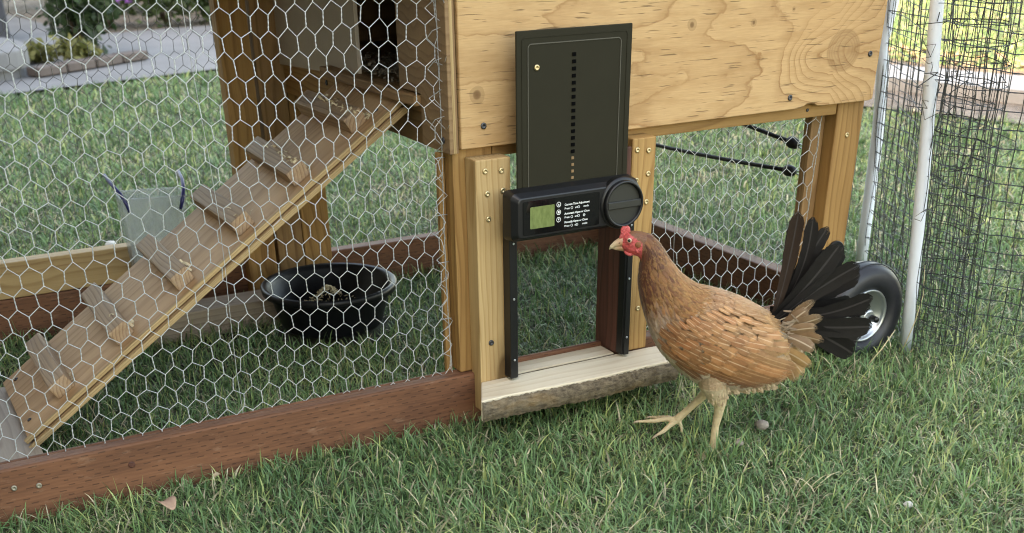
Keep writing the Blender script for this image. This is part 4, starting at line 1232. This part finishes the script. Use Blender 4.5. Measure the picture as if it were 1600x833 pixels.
for i, (a, z, v, L) in enumerate(ct):
    tip = Vector((a, v, z)); rt_ = Vector((0.092, v * 0.75, 0.192)) if i < 6 or i > 8 else Vector((0.088, v * 1.05, 0.170))
    d = tip - rt_
    perp = Vector((-d.z, 0, d.x)).normalized()
    pts = [rt_ + d * t + perp * 0.003 * math.sin(t * 3.1) + Vector((0, -0.006 * math.sin(t * 2.6) * (1 if v < 0 else -1), 0)) for t in [k / 9 for k in range(10)]]
    f1 = FB()
    la = (perp + Vector((0, 1, 0)) * rg.uniform(-.35, .35)).normalized()
    f1.feather(pts, la, rg.uniform(0.0105, 0.0125), jc((0.22, 0.13, 0.066) if i < 6 or i > 8 else (0.38, 0.22, 0.09), .15), 5, None, 0.22, la.cross(d).normalized() * (1 if la.cross(d).y < 0 else -1))
    f1.build('cushion_feather', M_CUSH, hen)
# fluff at the vent and down the thighs
ff = FB()
for i in range(1100):
    k = rg.random()
    if k < 0.6:
        a0, z0 = rg.uniform(0.0, 0.095), rg.uniform(0.090, 0.105); v0 = rg.uniform(-0.045, 0.045)
        d = Vector((rg.uniform(0.2, 0.9), rg.uniform(-.3, .3), -0.75)).normalized(); L = rg.uniform(0.007, 0.014)
        z0 = max(z0, (lambda h: h[0].z if h[0] is not None else z0)(bvh.ray_cast(Vector((a0, v0, -1)), Vector((0, 0, 1)))))
    else:
        s_ = rg.choice((-1, 1)); an = rg.uniform(0, 6.28); hh = rg.random()
        cz = 0.118 - 0.038 * hh; r_ = 0.027 - 0.014 * hh
        a0, v0, z0 = -0.008 + 0.006 * hh + r_ * math.cos(an), s_ * 0.032 + r_ * math.sin(an), cz
        d = Vector((0.15 + rg.gauss(0, .1), rg.gauss(0, .1), -1)).normalized(); L = rg.uniform(0.010, 0.016)
    if i % 7 == 0:      # downy root of the cushion
        a0, v0, z0 = 0.096 + rg.gauss(0, .007), rg.choice((-1, -1, 1)) * rg.uniform(.030, .042), 0.188 + rg.gauss(0, .014)
        d = Vector((1, rg.gauss(0, .2), rg.gauss(0, .45))).normalized(); L = rg.uniform(.012, .024)
    p = Vector((a0, v0, z0)); nn_ = Vector((rg.gauss(0, .4), -1 if v0 < 0 else 1, 0)).normalized()
    la = d.cross(nn_).normalized()
    ff.feather([p + d * L * t for t in (0, .33, .66, 1)], la, rg.uniform(.0012, .0028), jc((0.55, 0.42, 0.27) if i % 7 else (0.30, 0.225, 0.16), .2), 3, None, .2, nn_)
o = ff.build('fluff', M_FEA, hen); o['kind'] = 'stuff'

# head: comb, beak, eyes, ears, wattles
n = NT('comb_red'); q_ = n.noise(n.co(), 420, 3)
n.col(n.mix(q_, (0.42, 0.035, 0.04), (0.66, 0.13, 0.12))); n.set(Roughness=0.5); n.bump(q_, 1.0, 0.002)
n.p.inputs['Subsurface Weight'].default_value = 0.15
M_COMB = n.m
cb = [(-0.1735, 0.337), (-0.1745, 0.343), (-0.1720, 0.348), (-0.1730, 0.354), (-0.1695, 0.3595), (-0.1650, 0.3590), (-0.1615, 0.3605), (-0.1575, 0.3570), (-0.1570, 0.351), (-0.1590, 0.347), (-0.1630, 0.344), (-0.1680, 0.340)]
MB().prism(cb, -0.0042, 0.0042, 'y').build('comb', M_COMB, hen, True, bevel=0.0022, seg=2)
n = NT('beak_horn'); x_, y_, z_ = n.xyz(n.co())
n.col(n.mix(n.ramp(n.M('MULTIPLY', n.M('ADD', x_, 0.192), 40.0), [(0.1, 0.0), (0.8, 1.0)]), (0.62, 0.52, 0.34), (0.42, 0.22, 0.12))); n.set(Roughness=0.35)
M_BEAK = n.m
MB().tube([(-0.164, 0, 0.3355), (-0.172, 0, 0.3345), (-0.180, 0, 0.3315), (-0.1865, 0, 0.3275), (-0.1895, 0, 0.3235)], [0.0088, 0.0078, 0.0055, 0.0030, 0.0008], 12, True).build('beak', M_BEAK, hen, True)
MB().tube([(-0.164, 0, 0.3265), (-0.172, 0, 0.3268), (-0.180, 0, 0.3262), (-0.1848, 0, 0.3250)], [0.0066, 0.0058, 0.0038, 0.0008], 12, True).build('lower_beak', M_BEAK, hen, True)
n = NT('eye_iris'); n.col((0.50, 0.36, 0.24)); n.set(Roughness=0.08); M_IRIS = n.m
n = NT('pupil'); n.col((0.004, 0.004, 0.004)); n.set(Roughness=0.05); M_PUP = n.m
def ball(name, c, r, mat, sq=1.0, par=None, nseg=14):
    prof = [(max(0.00001, r * math.sin(math.pi * i / 8)), -sq * r * math.cos(math.pi * i / 8)) for i in range(9)]
    return MB().lathe(prof, nseg, 'y', c).build(name, mat, par or hen, True)
for s_ in (-1, 1):
    hd = station(1.55)
    yv = 0.0148
    MB().lathe([(0.0062, 0.0), (0.0056, -0.0016 ), (0.0043, -0.0018)] if s_ < 0 else [(0.0062, 0.0), (0.0056, 0.0016), (0.0043, 0.0018)], 20, 'y', (-0.1595, s_ * yv, 0.3415)).build('eyelid', M_COMB, hen, True)
    ball('eye', (-0.1595, s_ * (yv - 0.0004), 0.3415), 0.0046, M_IRIS, 0.85)
    ball('pupil', (-0.1600, s_ * (yv + 0.0024), 0.3415), 0.0025, M_PUP, 0.6)
    ball('ear', (-0.1455, s_ * 0.0165, 0.3345), 0.0050, plain('ear_tuft', (0.22, 0.075, 0.03), 0.8, var=.4, vs_=500), 0.5)
    ball('ear_lobe', (-0.1460, s_ * 0.0160, 0.3250), 0.0034, M_COMB, 0.4)
    MB().tube([(-0.166, s_ * 0.006, 0.3225), (-0.162, s_ * 0.009, 0.319), (-0.157, s_ * 0.010, 0.3175), (-0.151, s_ * 0.010, 0.319)], [0.0016, 0.0026, 0.0028, 0.0014], 10).build('wattle', M_COMB, hen, True)
    ball('nostril', (-0.1745, s_ * 0.0066, 0.3350), 0.0011, M_PUP, 0.6)
# claws
M_CLAW = plain('claw', (0.35, 0.27, 0.18), 0.4)
for p, d in (((-0.125, 0.032, 0.0135), (-1, 0, -0.25)), ((-0.095, 0.0045, -0.0015), (-0.8, -0.3, -0.4)), ((-0.101, 0.0575, 0.0105), (-0.8, 0.3, -0.3)), ((-0.051, -0.035, -0.029), (-1, 0, -.2))):
    d = Vector(d).normalized(); p = Vector(p)
    MB().tube([p, p + d * 0.006, p + d * 0.011 + Vector((0, 0, -0.002))], [0.0026, 0.002, 0.0004], 8).build('claw', M_CLAW, hen, True)

# ------------------------------------------------------------------ litter on the lawn
def leaf_obj(name, p, L, W, rz, mat, label, cat, curlv=0.35, tilt=0.1, serr=False):
    mb = MB(); rows = 9; vs_ = []
    for i in range(rows):
        t = i / (rows - 1)
        w = W * math.sin(math.pi * min(1, t * 0.93 + 0.05)) ** 0.75
        for k in range(5):
            q = k / 2 - 1
            vs_.append((L * (t - 0.5), q * w, L * 0.25 * math.sin(t * 3) + curlv * w * q * q + tilt * L * t * 0.3))
    mb.add(vs_, [(i * 5 + k, i * 5 + k + 1, i * 5 + k + 6, i * 5 + k + 5) for i in range(rows - 1) for k in range(4)])
    o = mb.build(name, mat, smooth=True)
    o.location = p; o.rotation_euler = (tilt, tilt, rz)
    s_ = o.modifiers.new('thick', 'SOLIDIFY'); s_.thickness = 0.0004
    return tag(o, label, cat)
M_DRY = plain('dry_leaf', (0.36, 0.22, 0.15), 0.75, var=0.25, vs_=120)
M_DRY2 = plain('tan_leaf', (0.42, 0.32, 0.20), 0.75, var=0.25, vs_=120)
leaf_obj('fallen_leaf', (-0.600, -0.140, 0.016), 0.036, 0.015, 1.9, M_DRY, 'curled brown dry leaf on the grass below the baseboard', 'leaf')
leaf_obj('fallen_leaf', (-0.496, -0.05, 0.006), 0.014, 0.005, 0.4, M_DRY2, 'small tan leaf scrap by the baseboard, right of the larger leaf', 'leaf')
def pebble(name, p, r, mat, label, cat, seed):
    rg_ = random.Random(seed); mb = MB()
    prof = [(max(1e-5, r * math.sin(math.pi * i / 8)), -0.7 * r * math.cos(math.pi * i / 8)) for i in range(9)]
    mb.lathe(prof, 12)
    mb.v = [tuple(c * (1 + rg_.uniform(-.16, .16)) for c in v) for v in mb.v]
    o = mb.build(name, mat, smooth=True); o.location = p
    return tag(o, label, cat)
M_CLOD = plain('clod', (0.27, 0.225, 0.185), 0.95, var=0.5, vs_=250, bump=0.8)
M_WHITE = plain('white_stone', (0.62, 0.60, 0.57), 0.8, var=0.1, vs_=200)
pebble('soil_clod', (0.414, -0.32, -0.001), 0.0125, M_CLOD, 'grey brown crumbly clod on the grass under the hen tail', 'clod', 1)
pebble('soil_clod', (0.337, -0.352, -0.006), 0.009, M_CLOD, 'small grey clod in the grass beside the planted foot', 'clod', 4)
pebble('pebble', (0.417, -0.672, -0.004), 0.0075, M_WHITE, 'small white pebble on the lawn, lower right', 'pebble', 2)
pebble('pebble', (-0.33, 1.55, -0.005), 0.016, M_WHITE, 'white scrap on the lawn behind the run, left of the feeder', 'pebble', 3)
M_STRAW = plain('dry_stem', (0.52, 0.44, 0.26), 0.8)
for pts, lab in (([(0.925, -0.145, -0.02), (0.945, -0.15, 0.05), (0.960, -0.145, 0.10), (0.955, -0.14, 0.16)], 'dry pale stem standing in front of the wheel tyre'),
                 ([(0.80, -0.17, -0.02), (0.83, -0.18, 0.02), (0.87, -0.17, 0.05)], 'short dry stem leaning at the foot of the wheel')):
    tag(MB().tube(pts, [0.0013, 0.0011, 0.0009, 0.0006][:len(pts)], 5).build('dry_stem', M_STRAW, smooth=True), lab, 'stem')

# ------------------------------------------------------------------ planting behind
def leaf_mat(name, c1, c2):
    n = NT(name)
    at_ = n.node('ShaderNodeAttribute', attribute_name='lv')
    c = n.mix(n.node('ShaderNodeSeparateXYZ', {0: at_}, 0), c1, c2)
    n.col(c); n.set(Roughness=0.5)
    tl = n.node('ShaderNodeBsdfTranslucent', {'Color': c})
    mx = n.node('ShaderNodeMixShader', {0: 0.3, 1: n.p.outputs[0], 2: tl})
    n.t.links.new(mx, n.out.inputs[0])
    return n.m
M_LEAFD = leaf_mat('dark_leaf', (0.022, 0.045, 0.018), (0.06, 0.10, 0.035))
M_LEAFM = leaf_mat('mid_leaf', (0.035, 0.06, 0.02), (0.11, 0.15, 0.05))
M_LEAFY = leaf_mat('yellow_leaf', (0.10, 0.11, 0.03), (0.28, 0.26, 0.09))
M_PURP = plain('purple_petal', (0.30, 0.10, 0.38), 0.6, var=0.4, vs_=6)
M_LILAC = plain('lilac_petal', (0.42, 0.30, 0.55), 0.6, var=0.3, vs_=6)
M_STEM = plain('brown_stem', (0.09, 0.06, 0.035), 0.9)
def leafcloud(rgp, n, ctr, rad, leaf, up=0.3):
    """leaf quads spread through an uneven ellipsoid"""
    d = rgp.normal(size=(n, 3)); d /= np.linalg.norm(d, axis=1)[:, None]
    r = rgp.random(n) ** 0.45
    lump = 1 + 0.22 * np.sin(d[:, 0] * 5 + d[:, 2] * 4 + rgp.uniform(0, 6)) + 0.15 * np.sin(d[:, 1] * 9 + rgp.uniform(0, 6))
    p = ctr + d * (r * lump)[:, None] * rad
    a = rgp.normal(size=(n, 3)); a[:, 2] += up; a /= np.linalg.norm(a, axis=1)[:, None]
    b = np.cross(a, rgp.normal(size=(n, 3))); b /= np.linalg.norm(b, axis=1)[:, None]
    L = leaf * rgp.uniform(0.6, 1.3, n)[:, None]
    v = np.stack([p - a * L * .5, p + b * L * .28, p + a * L * .5, p - b * L * .28], 1).reshape(-1, 3)
    return v
def cloud_mesh(name, v, mat, parent, rgp):
    nq = len(v) // 4
    me = bpy.data.meshes.new(name)
    me.from_pydata(v.tolist(), [], np.arange(nq * 4).reshape(-1, 4).tolist())
    a = me.attributes.new('lv', 'FLOAT_VECTOR', 'POINT')
    q = np.repeat(rgp.random(nq), 4)
    a.data.foreach_set('vector', np.stack([q, q, q], 1).astype(np.float32).ravel())
    return link(name, me, mat, parent)
def shrub(name, label, cat, base, rad, h, nleaf, leaf, mat, seed, flowers=None, group=None, lowz=0.0):
    rgp = np.random.default_rng(seed)
    e = tag(empty(name, base), label, cat, group)
    vs2 = []
    lob = max(3, int(nleaf / 250))
    for k in range(lob):
        c = np.array([rgp.uniform(-.5, .5) * rad, rgp.uniform(-.5, .5) * rad, h * rgp.uniform(0.35, 0.75) + lowz])
        vs2.append(leafcloud(rgp, nleaf // lob, c, np.array([rad * .62, rad * .62, h * .36]), leaf))
    v = np.concatenate(vs2); v[:, 2] = np.maximum(v[:, 2], 0.01)
    cloud_mesh('foliage', v, mat, e, rgp)
    mb = MB()
    for k in range(5):
        an = rgp.uniform(0, 6.28); q = rgp.uniform(.2, .6) * rad
        mb.tube([(0, 0, -0.03), (q * .4 * math.cos(an), q * .4 * math.sin(an), h * .35), (q * math.cos(an), q * math.sin(an), h * .75)], [0.012, 0.008, 0.003], 6)
    mb.build('stems', M_STEM, e, True)
    if flowers:
        fm, nf, fsz = flowers
        fl = []
        for k in range(nf):
            an = rgp.uniform(0, 6.28); el = rgp.uniform(0.0, 1.3)
            c = np.array([rad * 1.0 * math.cos(an) * math.cos(el), rad * 1.0 * math.sin(an) * math.cos(el), h * (.5 + .5 * math.sin(el))])
            fl.append(leafcloud(rgp, 14, c, np.array([fsz, fsz, fsz]), fsz * 1.3))
        cloud_mesh('flowers', np.concatenate(fl), fm, e, rgp)
    return e
shrub('leafy_bush', 'dark green bush standing on the grey path at the upper left', 'bush', (0.44, 5.95, GZ), 0.23, 0.58, 1900, 0.065, M_LEAFD, 1)
shrub('low_plant', 'yellowing low plant at the foot of the dark green bush', 'plant', (0.40, 5.62, GZ), 0.17, 0.14, 500, 0.05, M_LEAFY, 2)
shrub('low_plant', 'low yellowish plant between the stone plinth and the dark bush', 'plant', (0.17, 5.82, GZ), 0.15, 0.14, 400, 0.05, M_LEAFY, 12)
rgp = random.Random(4)
spots = [(0.95, 7.6, .32, .42, M_PURP, 'purple flowering plant at the left end of the flower bed'), (1.35, 7.55, .34, .50, M_LILAC, 'lilac flowering plant, second from the left in the flower bed'),
         (1.75, 7.6, .36, .48, M_PURP, 'purple flowering plant in the middle of the flower bed front'), (2.15, 7.75, .36, .50, M_LILAC, 'lilac flowering plant beside the left coop post in the flower bed'),
         (2.6, 7.9, .36, .5, M_PURP, 'purple flowering plant mostly hidden behind the coop post')]
for i, (x, y, r_, h_, fm, lab) in enumerate(spots):
    shrub('flowering_plant', lab, 'flowers', (x, y, GZ), r_, h_, 1100, 0.06, M_LEAFM, 20 + i, (fm, 16, 0.035), 'flowering plants along the bed')
back = [(0.5, 9.7, 'dark shrub at the far end of the grey path'), (1.2, 8.8, 'dense dark shrub behind the purple flowers, leftmost'), (1.9, 8.9, 'dense dark shrub behind the purple flowers, middle'),
        (2.6, 9.0, 'dense dark shrub behind the purple flowers, nearest the coop post'), (-0.4, 10.4, 'dark shrub behind the stone plinth at the upper left corner'), (1.6, 10.4, 'tall dark shrub at the back of the flower bed'), (2.8, 10.6, 'tall dark shrub at the back of the bed by the coop post')]
for i, (x, y, lab) in enumerate(back):
    shrub('dark_shrub', lab, 'shrub', (x, y, GZ), 0.5, 0.95, 1800, 0.085, M_LEAFD, 40 + i, group='shrubs behind the flower bed')
# stone plinth with a rounded corner and brick edging on the path
pl = tag(empty('stone_plinth', (-0.55, 5.55, GZ)), 'low rounded grey stone plinth on the path at the left picture edge', 'plinth')
pp = [(0.62 * math.copysign(abs(math.cos(R(a))) ** 0.6, math.cos(R(a))), 0.50 * math.copysign(abs(math.sin(R(a))) ** 0.6, math.sin(R(a)))) for a in range(0, 360, 10)]
MB().prism(pp, 0.06, 0.15, 'z').build('slab', M_CONC, pl, bevel=0.012, seg=2)
MB().prism([(x * 0.95, y * 0.95) for x, y in pp], 0.0, 0.06, 'z').build('base', M_CONC, pl)
edg = tag(empty('brick_edging', (0.1, 5.2, GZ + 0.02)), 'row of brown bricks edging the plinth on the grey path', 'edging')
bme2 = MB().box((-0.095, -0.05, 0), (0.095, 0.05, 0.045)).mesh('brick', bevel=0.006)
bme2.materials.append(M_BRICK)
for i in range(4):
    o = link('brick', bme2, None, edg, (0.02 + 0.19 * i * 0.9, 0.02 + 0.16 * i * 0.7, 0)); o.rotation_euler = (0, 0, 0.6 + rgp.uniform(-.08, .08))
bench = tag(empty('planter_box', (-0.15, 7.3, GZ)), 'dark grey planter box beyond the plinth at the upper left corner', 'planter')
MB().box((-0.75, -0.25, 0.0), (0.35, 0.25, 0.30)).build('box', plain('dark_grey', (0.06, 0.06, 0.07), 0.7, var=.2, vs_=20), bench, bevel=0.01)
MB().box((-0.79, -0.29, 0.30), (0.39, 0.29, 0.35)).build('cap', M_CONC, bench, bevel=0.008)

# dry leaves in the far bed
mb = MB(); rgq = random.Random(9)
for i in range(900):
    y = rgq.uniform(-0.5, 4.6); s_ = rgq.uniform(4.12, 4.85)
    x, y = sl_(s_, y); L = rgq.uniform(.02, .05); an = rgq.uniform(0, 6.28)
    d = Vector((math.cos(an), math.sin(an), rgq.uniform(-.2, .5))) * L; e_ = Vector((-math.sin(an), math.cos(an), rgq.uniform(-.3, .3))) * L * .45
    p = Vector((x, y, GZ + 0.03 + rgq.random() * .03))
    mb.add([p - d, p + e_, p + d, p - e_], [(0, 1, 2, 3)])
tag(mb.build('leaf_litter', plain('litter', (0.30, 0.19, 0.11), 0.85, var=0.5, vs_=9), fix=False), 'brown leaf litter in the bed beyond the pale garden path', 'leaves', kind='stuff')

# ------------------------------------------------------------------ grass
def to_px(P):
    q = P - np.array(CAM)
    X = q @ np.array(cx); Y = q @ np.array(cy); Z = q @ np.array(fw)
    return X / Z * 1775.5 + 800, Y / Z * 1775.5 + 945.2, Z
x0, x1, y0, y1 = -2.4, 10.5, -1.75, 9.5
DEN = 30000
NC = int((x1 - x0) * (y1 - y0) * DEN)
gx = rng.uniform(x0, x1, NC).astype(np.float32); gy = rng.uniform(y0, y1, NC).astype(np.float32)
P = np.stack([gx, gy, np.zeros_like(gx)], 1).astype(np.float64)
u_, v_, Z_ = to_px(P)
dist = np.sqrt(((P - np.array(CAM)) ** 2).sum(1))
prob = np.clip((2.0 / dist) ** 1.75, 0, 1)
mg = np.where(dist < 4, 420, 200)
ok = (Z_ > 0.2) & (u_ > -mg) & (u_ < 1600 + mg) & (v_ > -160) & (v_ < 833 + 330) & (rng.random(NC) < prob)
s_ = gx + 0.33 * (gy - 1.86)
ok &= ~((s_ > 3.16) & (s_ < 4.55))
ok &= ~((gy > 4.70 + 0.255 * gx) & (gx < 2.8)) & ~((gy > 6.6) & (gx < 4.2))
def excl(xa, xb, ya, yb, m=0.004):
    global ok
    ok &= ~((gx > xa - m) & (gx < xb + m) & (gy > ya - m) & (gy < yb + m))
excl(-1.141, 0.927, 0.0, 0.038); excl(-1.1, 0.927, 0.905, 0.943); excl(0.886, 0.927, 0, 0.943); excl(-1.141, -1.1, 0, .943)
excl(0.0, 0.07, -0.027, 0.0); excl(-0.145, 0.062, 0.866, 0.904); excl(-0.93, -0.733, 0.055, 0.5); excl(-0.46, -0.128, 0.722, 0.808)
ok &= ~(((gx + 0.036) ** 2 + (gy - 0.615) ** 2) < 0.128 ** 2)
excl(0.80, 0.93, -0.095, -0.045, 0)
gx, gy, dist = gx[ok], gy[ok], dist[ok]
K = len(gx)
def fld(a, b, seed, f):
    r_ = np.random.default_rng(seed); out = np.zeros_like(a)
    for i in range(6):
        k = r_.normal(size=2) * f * (1 + i * 0.6); out += np.sin(a * k[0] + b * k[1] + r_.uniform(0, 6.28)) / (1 + 0.5 * i)
    return out / 2.2
clump = fld(gx, gy, 1, 14); clump2 = fld(gx, gy, 2, 40); tone = fld(gx, gy, 3, 3.2); dirf = fld(gx, gy, 4, 9) * 3.0
ang = rng.uniform(0, 2 * np.pi, K) + 0.3 * dirf
Ln = np.clip(rng.normal(0.034, 0.010, K) * (1 + 0.13 * clump + 0.08 * clump2), 0.014, 0.075)
under = (gx > -1.1) & (gx < 0.9) & (gy > 0.03) & (gy < 0.92)
Ln[under] *= 1.0
bare = fld(gx, gy, 7, 5)
Ln *= np.where(bare > 0.75, 0.75, 1.0)
# tuft round the planted foot
tuft = ((gx - 0.285) ** 2 + (gy + 0.365) ** 2 < 0.045 ** 2) & (rng.random(K) < 0.7)
Ln[tuft] *= 1.45
# trodden under the hen's feet
for fx, fy in ((0.24, -0.25), (0.21, -0.235)):
    Ln *= np.where((gx - fx) ** 2 + (gy - fy) ** 2 < 0.05 ** 2, 0.72, 1.0)
lean = np.clip(rng.normal(0.78, 0.34, K) + 0.12 * clump2, 0.05, 1.35)
Wd = rng.uniform(0.0007, 0.0016, K) * np.clip(dist / 2.6, 1, 2.6)
straw = rng.random(K) < (0.10 + 0.12 * (clump > 0.6) + 0.22 * (bare > 0.65))
lean[straw] = rng.uniform(0.5, 1.45, straw.sum())
lean[tuft] *= 0.6
hd_ = np.stack([np.cos(ang), np.sin(ang)], 1)
lat = np.stack([-np.sin(ang + rng.normal(0, .5, K)), np.cos(ang + rng.normal(0, .5, K))], 1)
rows = [0.0, 0.38, 0.72, 1.0]
V = np.zeros((K, 7, 3), np.float32)
curve = rng.uniform(0.25, 1.0, K)
for i, t in enumerate(rows):
    # arc: bends over with height
    a_ = lean * (0.35 + 0.65 * t * (0.6 + curve))
    hz = Ln * t * np.sin(np.minimum(a_, 1.5)); vz = Ln * t * np.cos(np.minimum(a_, 1.5))
    cxx = gx + hd_[:, 0] * hz; cyy = gy + hd_[:, 1] * hz; czz = GZ - 0.002 + vz
    w = Wd * (1.0, 0.95, 0.70, 0)[i]
    if i < 3:
        V[:, i * 2, 0] = cxx - lat[:, 0] * w; V[:, i * 2, 1] = cyy - lat[:, 1] * w; V[:, i * 2, 2] = czz
        V[:, i * 2 + 1, 0] = cxx + lat[:, 0] * w; V[:, i * 2 + 1, 1] = cyy + lat[:, 1] * w; V[:, i * 2 + 1, 2] = czz
    else:
        V[:, 6, 0] = cxx; V[:, 6, 1] = cyy; V[:, 6, 2] = czz
# blades stay outside the boards
for xa, xb, yw in ((-1.14, 0.93, 0.0),):
    root_front = gy < yw
    m_ = root_front[:, None] & (V[:, :, 0] > xa) & (V[:, :, 0] < xb) & (V[:, :, 1] > yw - 0.002)
    V[:, :, 1] = np.where(m_, yw - 0.002, V[:, :, 1])
    rb_ = (gy > 0.038) & (gy < 0.3)
    m_ = rb_[:, None] & (V[:, :, 0] > xa) & (V[:, :, 0] < xb) & (V[:, :, 1] < 0.040)
    V[:, :, 1] = np.where(m_, 0.040, V[:, :, 1])
base = np.arange(K, dtype=np.int32)[:, None] * 7
tri = np.array([0, 1, 3, 0, 3, 2, 2, 3, 5, 2, 5, 4, 4, 5, 6], np.int32)
F = (base + tri[None, :]).reshape(-1)
gme = bpy.data.meshes.new('grass')
gme.vertices.add(K * 7); gme.vertices.foreach_set('co', V.ravel())
NTRI = K * 5
gme.loops.add(NTRI * 3); gme.loops.foreach_set('vertex_index', F)
gme.polygons.add(NTRI); gme.polygons.foreach_set('loop_start', np.arange(NTRI, dtype=np.int32) * 3)
gme.update(calc_edges=True)
g1 = np.array((0.060, 0.152, 0.056)); g2 = np.array((0.185, 0.318, 0.120)); g3 = np.array((0.36, 0.42, 0.155)); st_ = np.array((0.58, 0.50, 0.33))
tt_ = np.clip(0.45 + 0.25 * tone + 0.25 * rng.normal(size=K), 0, 1)[:, None]
C_ = g1 * (1 - tt_) + g2 * tt_
yl = rng.random(K) < 0.14 + 0.10 * (tone > 0.3)
C_[yl] = g3
C_[straw] = st_ * rng.uniform(0.55, 1.15, straw.sum())[:, None]
C_ *= rng.uniform(0.6, 1.35, K)[:, None]
at = gme.attributes.new('gcol', 'FLOAT_COLOR', 'POINT')
tipm = np.array([0, 0, 0.1, 0.1, 0.25, 0.25, 0.5])[None, :, None]
CV = C_[:, None, :] * (1 - tipm * 0.5) + np.array((0.32, 0.34, 0.17)) * tipm * 0.5
at.data.foreach_set('color', np.concatenate([CV, np.ones((K, 7, 1))], 2).astype(np.float32).ravel())
n = NT('grass_blade')
g_ = n.node('ShaderNodeAttribute', attribute_name='gcol')
n.col(g_); n.set(Roughness=0.42)
n.p.inputs['Specular IOR Level'].default_value = 0.35
tl = n.node('ShaderNodeBsdfTranslucent', {'Color': g_})
mx = n.node('ShaderNodeMixShader', {0: 0.2, 1: n.p.outputs[0], 2: tl})
n.t.links.new(mx, n.out.inputs[0])
tag(link('grass', gme, n.m), 'lawn of short green grass with dry straw blades around the coop', 'grass', kind='stuff')
print('grass blades', K, 'feathers', cnt)
